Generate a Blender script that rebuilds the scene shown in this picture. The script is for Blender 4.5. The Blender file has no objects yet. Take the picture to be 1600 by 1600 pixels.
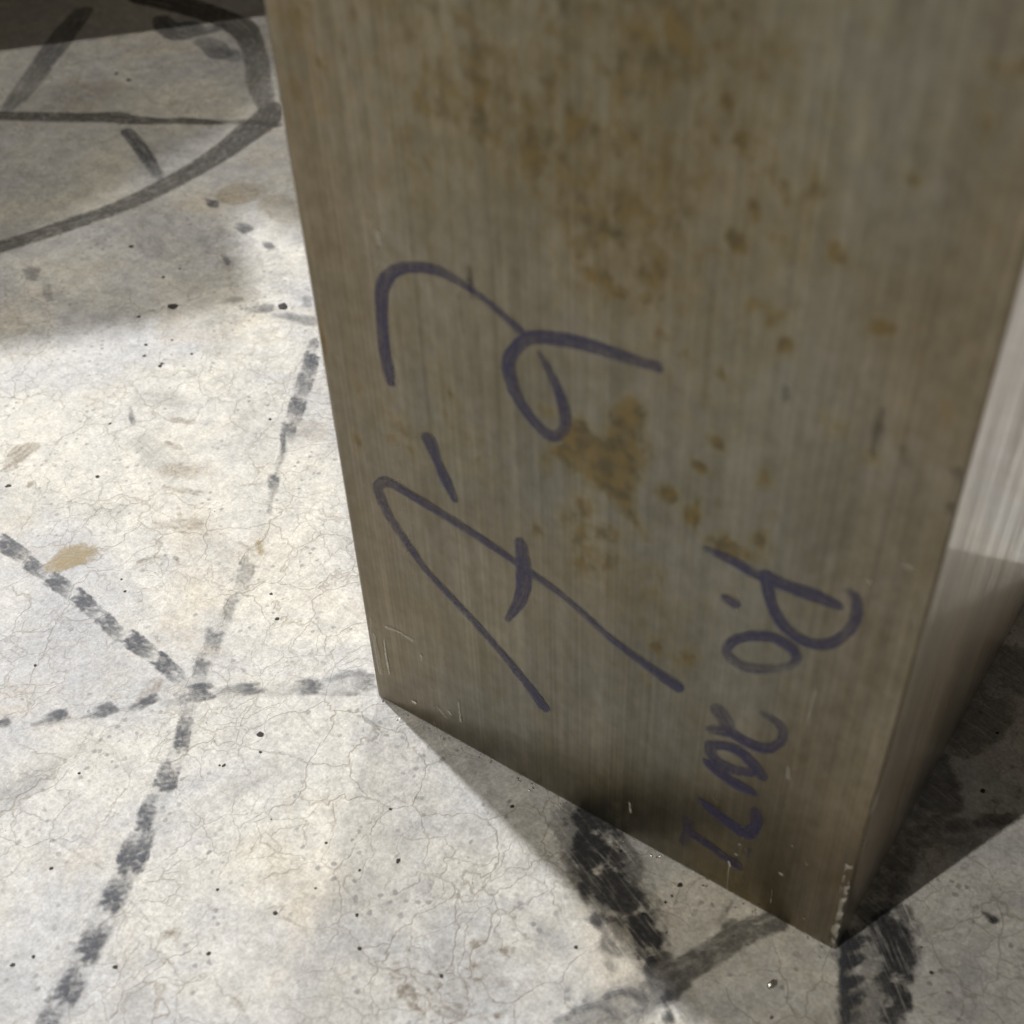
import bpy, bmesh, math, random
import numpy as np
from mathutils import Matrix, Vector

sc = bpy.context.scene
col = sc.collection

# ------------------------------------------------------------------ camera
CAM_C=(0.14731,-0.13889,0.24436)
CAM_R=((0.819393,0.572197,-0.034427),(0.369147,-0.572663,-0.731975),(-0.438549,0.587067,-0.680461))

cd = bpy.data.cameras.new('camera')
cd.sensor_width = 36.0
cd.lens = 45.0
cd.clip_start = 0.005
cd.clip_end = 100.0
cd.dof.use_dof = True
cd.dof.focus_distance = 0.325
cd.dof.aperture_fstop = 20.0
cam = bpy.data.objects.new('camera', cd)
col.objects.link(cam)
r, d, f = CAM_R
cam.matrix_world = Matrix(((r[0], -d[0], -f[0], CAM_C[0]), (r[1], -d[1], -f[1], CAM_C[1]),
                           (r[2], -d[2], -f[2], CAM_C[2]), (0, 0, 0, 1)))
sc.camera = cam

# ------------------------------------------------------------------ dim hall light and three lamps
w = bpy.data.worlds.new('World')
sc.world = w
w.use_nodes = True
bg = w.node_tree.nodes['Background']
bg.inputs[0].default_value = (1.0, 0.90, 0.76, 1)
bg.inputs[1].default_value = 0.09
sc.view_settings.view_transform = 'Standard'
sc.view_settings.look = 'None'
sc.view_settings.exposure = 0.0
sc.view_settings.gamma = 1.0

def lamp(name, target, azim, elev, dist, size, power, color):
    l = bpy.data.lights.new(name, 'AREA')
    l.shape = 'DISK'
    l.size = size
    l.energy = power
    l.color = color
    o = bpy.data.objects.new(name, l)
    col.objects.link(o)
    a = Vector((azim[0], azim[1], 0)).normalized()
    e = math.radians(elev)
    v = a * math.cos(e) + Vector((0, 0, math.sin(e)))
    o.location = Vector(target) + v * dist
    o.rotation_euler = v.to_track_quat('Z', 'Y').to_euler()
    return o

lamp('workshop_lamp', (0.12, 0, 0), (-0.37, -0.93), 50, 7.0, 0.09, 190, (1.0, 0.94, 0.83))
lamp('workshop_lamp', (0.0, 0, 0), (-0.965, 0.263), 40, 7.0, 0.30, 520, (1.0, 0.995, 0.985))
lamp('workshop_lamp', (0.0, 0, 0), (-0.46, 0.888), 50, 7.0, 0.20, 140, (1.0, 0.97, 0.92))

# ------------------------------------------------------------------ node helpers
class NT:
    def __init__(self, name):
        self.m = bpy.data.materials.new(name)
        self.m.use_nodes = True
        self.t = self.m.node_tree
        self.b = self.t.nodes['Principled BSDF']
        self.out = self.t.nodes['Material Output']
    def n(self, t, **k):
        x = self.t.nodes.new(t)
        for a, b in k.items():
            setattr(x, a, b)
        return x
    def link(self, a, b):
        self.t.links.new(a, b)
    def put(self, sock, v):
        if isinstance(v, bpy.types.NodeSocket):
            self.link(v, sock)
        elif isinstance(v, (tuple, list)) and sock.type == 'RGBA' and len(v) == 3:
            sock.default_value = (*v, 1)
        else:
            sock.default_value = v
    def math(self, op, a, b=0.0, c=None, clamp=False):
        x = self.n('ShaderNodeMath', operation=op, use_clamp=clamp)
        self.put(x.inputs[0], a); self.put(x.inputs[1], b)
        if c is not None: self.put(x.inputs[2], c)
        return x.outputs[0]
    def mix(self, fac, a, b, blend='MIX'):
        x = self.n('ShaderNodeMix', data_type='RGBA', blend_type=blend)
        self.put(x.inputs[0], fac); self.put(x.inputs[6], a); self.put(x.inputs[7], b)
        return x.outputs[2]
    def ramp(self, v, lo, hi, a=0.0, b=1.0, smooth=True):
        x = self.n('ShaderNodeMapRange', interpolation_type='SMOOTHSTEP' if smooth else 'LINEAR')
        self.put(x.inputs[0], v); self.put(x.inputs[1], lo); self.put(x.inputs[2], hi)
        self.put(x.inputs[3], a); self.put(x.inputs[4], b)
        return x.outputs[0]
    def coord(self):
        return self.n('ShaderNodeTexCoord').outputs['Object']
    def mapping(self, v, scale=(1, 1, 1), loc=(0, 0, 0), rot=(0, 0, 0)):
        x = self.n('ShaderNodeMapping')
        self.put(x.inputs[0], v)
        x.inputs[1].default_value = loc; x.inputs[2].default_value = rot; x.inputs[3].default_value = scale
        return x.outputs[0]
    def noise(self, v, scale, detail=4, rough=0.55, dist=0.0, out=0):
        x = self.n('ShaderNodeTexNoise')
        self.put(x.inputs['Vector'], v)
        x.inputs['Scale'].default_value = scale; x.inputs['Detail'].default_value = detail
        x.inputs['Roughness'].default_value = rough; x.inputs['Distortion'].default_value = dist
        return x.outputs[out]
    def voro(self, v, scale, feature='F1', rnd=1.0, out='Distance'):
        x = self.n('ShaderNodeTexVoronoi', feature=feature)
        self.put(x.inputs['Vector'], v)
        x.inputs['Scale'].default_value = scale; x.inputs['Randomness'].default_value = rnd
        return x.outputs[out]
    def attr(self, name, out='Fac'):
        return self.n('ShaderNodeAttribute', attribute_name=name).outputs[out]
    def bump(self, h, strength, dist, normal=None):
        x = self.n('ShaderNodeBump')
        x.inputs['Strength'].default_value = strength
        x.inputs['Distance'].default_value = dist
        self.put(x.inputs['Height'], h)
        if normal is not None: self.link(normal, x.inputs['Normal'])
        return x.outputs[0]
    def warp(self, v, scale, amount, detail=3):
        nz = self.noise(v, scale, detail, 0.5, 0, 1)
        s = self.n('ShaderNodeVectorMath', operation='SUBTRACT')
        self.link(nz, s.inputs[0]); s.inputs[1].default_value = (0.5, 0.5, 0.5)
        k = self.n('ShaderNodeVectorMath', operation='SCALE')
        self.link(s.outputs[0], k.inputs[0]); k.inputs['Scale'].default_value = amount
        a = self.n('ShaderNodeVectorMath', operation='ADD')
        self.put(a.inputs[0], v); self.link(k.outputs[0], a.inputs[1])
        return a.outputs[0]

# ------------------------------------------------------------------ materials
def concrete():
    t = NT('worn_concrete')
    c = t.coord()
    cloud = t.noise(c, 16, 6, 0.66, 0.5)
    base = t.mix(t.ramp(cloud, 0.36, 0.64), (0.545, 0.55, 0.565), (0.665, 0.648, 0.595))
    tint = t.noise(t.mapping(c, loc=(3, 1, 0)), 26, 5, 0.6, 0.4)
    base = t.mix(t.ramp(tint, 0.52, 0.70, 0, 0.45), base, (0.52, 0.445, 0.34))
    blue = t.noise(t.mapping(c, loc=(7, 4, 0)), 18, 5, 0.62, 0.4)
    base = t.mix(t.ramp(blue, 0.48, 0.68, 0, 0.55), base, (0.42, 0.43, 0.465))
    mid = t.noise(c, 150, 5, 0.65)
    base = t.mix(1.0, base, t.mix(t.ramp(mid, 0.3, 0.7), (0.82, 0.82, 0.82), (1.12, 1.12, 1.12)), 'MULTIPLY')
    fine = t.noise(c, 520, 5, 0.7)
    base = t.mix(1.0, base, t.mix(t.ramp(fine, 0.3, 0.68), (0.83, 0.825, 0.82), (1.10, 1.10, 1.095)), 'MULTIPLY')
    vfine = t.noise(c, 1300, 4, 0.7)
    base = t.mix(1.0, base, t.mix(t.ramp(vfine, 0.34, 0.64), (0.84, 0.835, 0.825), (1.07, 1.07, 1.07)), 'MULTIPLY')
    # scattered grey aggregate flecks
    fl = t.voro(t.warp(c, 700, 0.0012), 330)
    flm = t.math('MULTIPLY', t.ramp(fl, 0.13, 0.26, 1, 0), t.ramp(t.noise(c, 60, 3), 0.42, 0.60))
    base = t.mix(t.math('MULTIPLY', flm, 0.72), base, (0.22, 0.215, 0.22))
    fl2 = t.voro(t.mapping(c, loc=(.3, .7, 0)), 120)
    flm2 = t.math('MULTIPLY', t.ramp(fl2, 0.03, 0.07, 1, 0), t.ramp(t.noise(c, 33, 2), 0.48, 0.6))
    base = t.mix(t.math('MULTIPLY', flm2, 0.6), base, (0.16, 0.14, 0.13))
    # hairline map cracking
    wc = t.warp(t.warp(c, 45, 0.022, 4), 300, 0.0022, 3)
    e1 = t.voro(wc, 62, 'DISTANCE_TO_EDGE')
    k1 = t.math('MULTIPLY', t.ramp(e1, 0.003, 0.017, 1, 0), t.ramp(t.noise(c, 24, 3), 0.38, 0.58))
    e2 = t.voro(t.mapping(wc, loc=(5, 2, 0)), 125, 'DISTANCE_TO_EDGE')
    k2 = t.math('MULTIPLY', t.ramp(e2, 0.004, 0.026, 1, 0), t.ramp(t.noise(t.mapping(c, loc=(9, 0, 0)), 30, 3), 0.43, 0.57))
    k = t.math('MAXIMUM', t.math('MULTIPLY', k1, 0.46), t.math('MULTIPLY', k2, 0.34))
    base = t.mix(k, base, (0.27, 0.225, 0.17))
    # short trowel and drag scratches
    sx = t.noise(t.mapping(t.warp(c, 20, 0.01), scale=(60, 900, 1), rot=(0, 0, 0.5)), 1.0, 3, 0.6)
    sm = t.math('MULTIPLY', t.ramp(sx, 0.66, 0.74), t.ramp(t.noise(t.mapping(c, loc=(2, 8, 0)), 16, 2), 0.52, 0.66))
    base = t.mix(t.math('MULTIPLY', sm, 0.3), base, (0.30, 0.30, 0.31))
    t.put(t.b.inputs['Base Color'], base)
    t.put(t.b.inputs['Roughness'], t.ramp(mid, 0.3, 0.7, 0.48, 0.66))
    t.b.inputs['Specular IOR Level'].default_value = 0.35
    h = t.math('ADD', t.math('MULTIPLY', fine, 0.6), t.math('MULTIPLY', k, -0.7))
    t.put(t.b.inputs['Normal'], t.bump(h, 0.45, 0.0008))
    return t.m

def steel(name, rough, base, side=False):
    t = NT(name)
    c = t.coord()
    ax = (1, 1, 1)
    lines = t.noise(t.mapping(c, scale=(1500, 1500, 14)), 1.0, 4, 0.6)
    lines2 = t.noise(t.mapping(c, scale=(420, 420, 7)), 1.0, 4, 0.6)
    bands = t.noise(t.mapping(c, scale=(95, 95, 3)), 1.0, 4, 0.55)
    blot = t.noise(t.mapping(c, scale=(1, 1, 0.55)), 75, 5, 0.6, 0.3)
    b = t.mix(t.ramp(bands, 0.3, 0.7), tuple(x * 0.92 for x in base), tuple(x * 1.06 for x in base))
    b = t.mix(t.ramp(t.noise(c, 17, 3), 0.4, 0.62, 0, 0.5), b, (base[0] * 1.02, base[1] * 0.91, base[2] * 0.78))
    b = t.mix(1.0, b, t.mix(t.ramp(lines, 0.3, 0.7), (0.86, 0.86, 0.86), (1.07, 1.07, 1.07)), 'MULTIPLY')
    b = t.mix(1.0, b, t.mix(t.ramp(lines2, 0.3, 0.7), (0.89, 0.885, 0.875), (1.07, 1.07, 1.07)), 'MULTIPLY')
    b = t.mix(1.0, b, t.mix(t.ramp(blot, 0.36, 0.66), (0.91, 0.91, 0.88), (1.05, 1.05, 1.07)), 'MULTIPLY')
    if not side:
        sx_ = t.n('ShaderNodeSeparateXYZ'); t.link(c, sx_.inputs[0])
        wob = t.math('MULTIPLY', t.math('SUBTRACT', t.noise(c, 40, 3), 0.5), 0.03)
        xw = t.math('ADD', sx_.outputs[0], wob)
        ox = t.math('MAXIMUM', t.ramp(xw, 0.004, 0.032, 1, 0), t.ramp(xw, 0.096, 0.118, 0, 0.7))
        b = t.mix(t.math('MULTIPLY', ox, 0.85), b, t.mix(1.0, b, (1.08, 0.97, 0.87), 'MULTIPLY'))
        b = t.mix(1.0, b, t.mix(t.ramp(t.noise(t.mapping(c, scale=(1, 1, 0.7)), 330, 5, 0.65), 0.32, 0.68), (0.88, 0.87, 0.84), (1.09, 1.09, 1.10)), 'MULTIPLY')
    rr = t.math('ADD', t.ramp(bands, 0.3, 0.7, rough * 1.15, rough * 0.85), t.ramp(blot, 0.3, 0.7, 0.03, -0.02))
    metal = 1.0
    if not side:
        # rust blooms: placed by the rust attribute, broken up by noise
        a = t.attr('rust')
        rn = t.noise(t.mapping(c, scale=(1, 1, 0.6)), 330, 6, 0.66, 0.4)
        rs = t.math('ADD', t.math('ADD', a, t.math('MULTIPLY', t.math('SUBTRACT', t.noise(t.mapping(c, scale=(1, 1, 0.6)), 95, 3, 0.5), 0.5), 0.9)), t.math('MULTIPLY', t.math('SUBTRACT', rn, 0.5), 2.3))
        halo = t.ramp(rs, 0.02, 0.62)
        b = t.mix(t.math('MULTIPLY', halo, 0.45), b, t.mix(1.0, b, (1.10, 0.99, 0.72), 'MULTIPLY'))
        rm = t.ramp(rs, 0.42, 1.12)
        rcol = t.mix(t.ramp(t.noise(c, 260, 4), 0.40, 0.64), (0.180, 0.126, 0.040), (0.088, 0.066, 0.030))
        sp = t.voro(t.warp(t.mapping(c, scale=(1, 1, 0.7)), 400, 0.002), 150)
        spm = t.math('MULTIPLY', t.ramp(sp, 0.10, 0.26, 1, 0), t.ramp(t.noise(t.mapping(c, loc=(1, 0, 5)), 34, 3), 0.52, 0.66))
        rm = t.math('MAXIMUM', t.math('MULTIPLY', rm, 0.78), t.math('MULTIPLY', spm, 0.35))
        b = t.mix(rm, b, rcol)
        metal = t.ramp(rm, 0, 1, 1.0, 0.65)
        rr = t.math('ADD', rr, t.math('MULTIPLY', rm, 0.25))
    if side:
        sb = t.noise(t.mapping(c, scale=(1, 330, 7)), 1.0, 4, 0.6)
        sb2 = t.noise(t.mapping(c, scale=(1, 90, 22)), 1.0, 5, 0.65)
        b = t.mix(1.0, b, t.mix(t.ramp(sb, 0.34, 0.66), (0.58, 0.56, 0.53), (1.10, 1.10, 1.10)), 'MULTIPLY')
        b = t.mix(1.0, b, t.mix(t.ramp(sb2, 0.30, 0.5), (0.66, 0.63, 0.59), (1.0, 1.0, 1.0)), 'MULTIPLY')
    # bare bright metal along bruised edges
    ed = t.attr('edge')
    en = t.noise(t.mapping(c, scale=(1, 1, 0.7)), 1100, 5, 0.65)
    sz_ = t.n('ShaderNodeSeparateXYZ'); t.link(c, sz_.inputs[0])
    ed = t.math('MULTIPLY', ed, t.ramp(sz_.outputs[2], 0.004, 0.030, 1, 0))
    em = t.math('MULTIPLY', ed, t.ramp(en, 0.44, 0.60))
    b = t.mix(t.math('MULTIPLY', em, 0.6), b, (0.80, 0.78, 0.72))
    t.put(t.b.inputs['Base Color'], b)
    t.put(t.b.inputs['Metallic'], metal)
    t.put(t.b.inputs['Roughness'], rr)
    if side:
        t.put(t.b.inputs['Coat Weight'], t.math('MULTIPLY', t.ramp(sb, 0.36, 0.64, 0.42, 0.85), t.ramp(sb2, 0.32, 0.50, 0.45, 1.0)))
        t.b.inputs['Coat Roughness'].default_value = 0.10
        t.b.inputs['Coat IOR'].default_value = 1.7
    hh = t.math('ADD', t.math('MULTIPLY', lines, 0.5), t.math('ADD', t.math('MULTIPLY', lines2, 0.5), t.math('MULTIPLY', en, t.math('MULTIPLY', ed, 2.0))))
    t.put(t.b.inputs['Normal'], t.bump(hh, 0.10 if side else 0.15, 0.00012))
    return t.m

def mark(name, color, color2, amp, soft, nscale, streak, su, sv, opacity=1.0, rot=0.0, metallic=0.0, rough=0.6, grain=0.25, lo=0.42, hi=0.6):
    """a thin deposit: its edge comes from the sd attribute (mm), eaten by noise"""
    t = NT(name)
    c = t.coord()
    n1 = t.noise(c, nscale, 5, 0.62)
    sd = t.math('ADD', t.attr('sd'), t.math('MULTIPLY', t.math('SUBTRACT', n1, 0.5), amp * 2))
    e = t.ramp(sd, -soft, soft, 1, 0)
    uv = t.n('ShaderNodeUVMap', uv_map='mk').outputs[0]
    s = t.noise(t.mapping(t.mapping(uv, rot=(0, 0, -rot)), scale=(su, sv, 1), loc=(0.37, 0.61, 0.2)), 1.0, 5, 0.62)
    st = t.ramp(s, lo, hi, 1 - streak, 1)
    g = t.ramp(t.noise(c, 900, 3, 0.6), 0.35, 0.65, 1 - grain, 1)
    a = t.math('MULTIPLY', t.math('MULTIPLY', e, st), t.math('MULTIPLY', g, t.math('MULTIPLY', t.attr('op'), opacity)), clamp=True)
    t.put(t.b.inputs['Base Color'], t.mix(t.noise(c, nscale * 0.5, 4), color, color2))
    t.b.inputs['Roughness'].default_value = rough
    t.b.inputs['Metallic'].default_value = metallic
    t.b.inputs['Specular IOR Level'].default_value = 0.3
    t.put(t.b.inputs['Alpha'], a)
    return t.m

M = {}
M['concrete'] = concrete()
M['front'] = steel('brushed_steel_with_rust', 0.33, (0.212, 0.202, 0.165))
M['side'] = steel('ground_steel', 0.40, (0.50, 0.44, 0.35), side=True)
M['ink'] = mark('purple_marker_ink', (0.034, 0.032, 0.092), (0.050, 0.045, 0.100), 0.30, 0.20, 420, 0.40, 90, 1500, 0.96, rough=0.42, grain=0.32)
M['tick'] = mark('dark_scuff', (0.035, 0.032, 0.026), (0.06, 0.055, 0.04), 0.35, 0.4, 500, 0.5, 200, 1500, 0.8)
M['scratch'] = mark('bright_scratch', (0.62, 0.60, 0.54), (0.8, 0.78, 0.7), 0.22, 0.14, 1100, 0.4, 200, 2500, 0.9, metallic=0.0, rough=0.4)
M['rubber'] = mark('black_rubber_deposit', (0.052, 0.058, 0.078), (0.092, 0.098, 0.118), 1.05, 0.45, 480, 0.66, 110, 2200, 1.0, grain=0.35, lo=0.34, hi=0.58)
for key, ang in (('smear1', -0.40), ('smear2', -0.80), ('smear3', -0.25)):
    M[key] = mark('dragged_rubber_smear', (0.018, 0.020, 0.027), (0.050, 0.051, 0.055), 2.4, 0.8, 420, 0.90, 110, 1700, 1.0, rot=ang, grain=0.2, lo=0.30, hi=0.50)
M['band'] = mark('grey_rubber_film', (0.085, 0.080, 0.075), (0.12, 0.115, 0.11), 0.9, 0.45, 420, 0.45, 260, 420, 0.95, grain=0.25, lo=0.34, hi=0.56)
M['film'] = mark('faint_grey_smudge', (0.16, 0.165, 0.185), (0.22, 0.22, 0.235), 3.0, 2.4, 170, 0.5, 90, 420, 1.0, grain=0.3)
M['curl'] = mark('curled_grey_rubber', (0.095, 0.10, 0.125), (0.15, 0.155, 0.18), 0.8, 0.6, 420, 0.45, 200, 900, 1.0, grain=0.3)
M['ochre'] = mark('ochre_paint_trace', (0.36, 0.25, 0.085), (0.42, 0.33, 0.16), 2.0, 0.8, 420, 0.3, 300, 500, 0.8, grain=0.35)
M['brown'] = mark('brown_dirt_trace', (0.20, 0.135, 0.075), (0.27, 0.20, 0.13), 1.5, 0.6, 500, 0.5, 260, 700, 0.85, grain=0.4)
t = NT('dark_pit'); t.b.inputs['Base Color'].default_value = (0.02, 0.018, 0.016, 1); t.b.inputs['Roughness'].default_value = 0.8
t.put(t.b.inputs['Base Color'], t.mix(t.noise(t.coord(), 900), (0.012, 0.011, 0.010), (0.05, 0.045, 0.04)))
M['pit'] = t.m
t = NT('metal_grit'); t.b.inputs['Metallic'].default_value = 1.0; t.b.inputs['Roughness'].default_value = 0.40
t.put(t.b.inputs['Base Color'], t.mix(t.noise(t.coord(), 1500), (0.25, 0.23, 0.21), (0.8, 0.78, 0.74)))
M['grit'] = t.m

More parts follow.
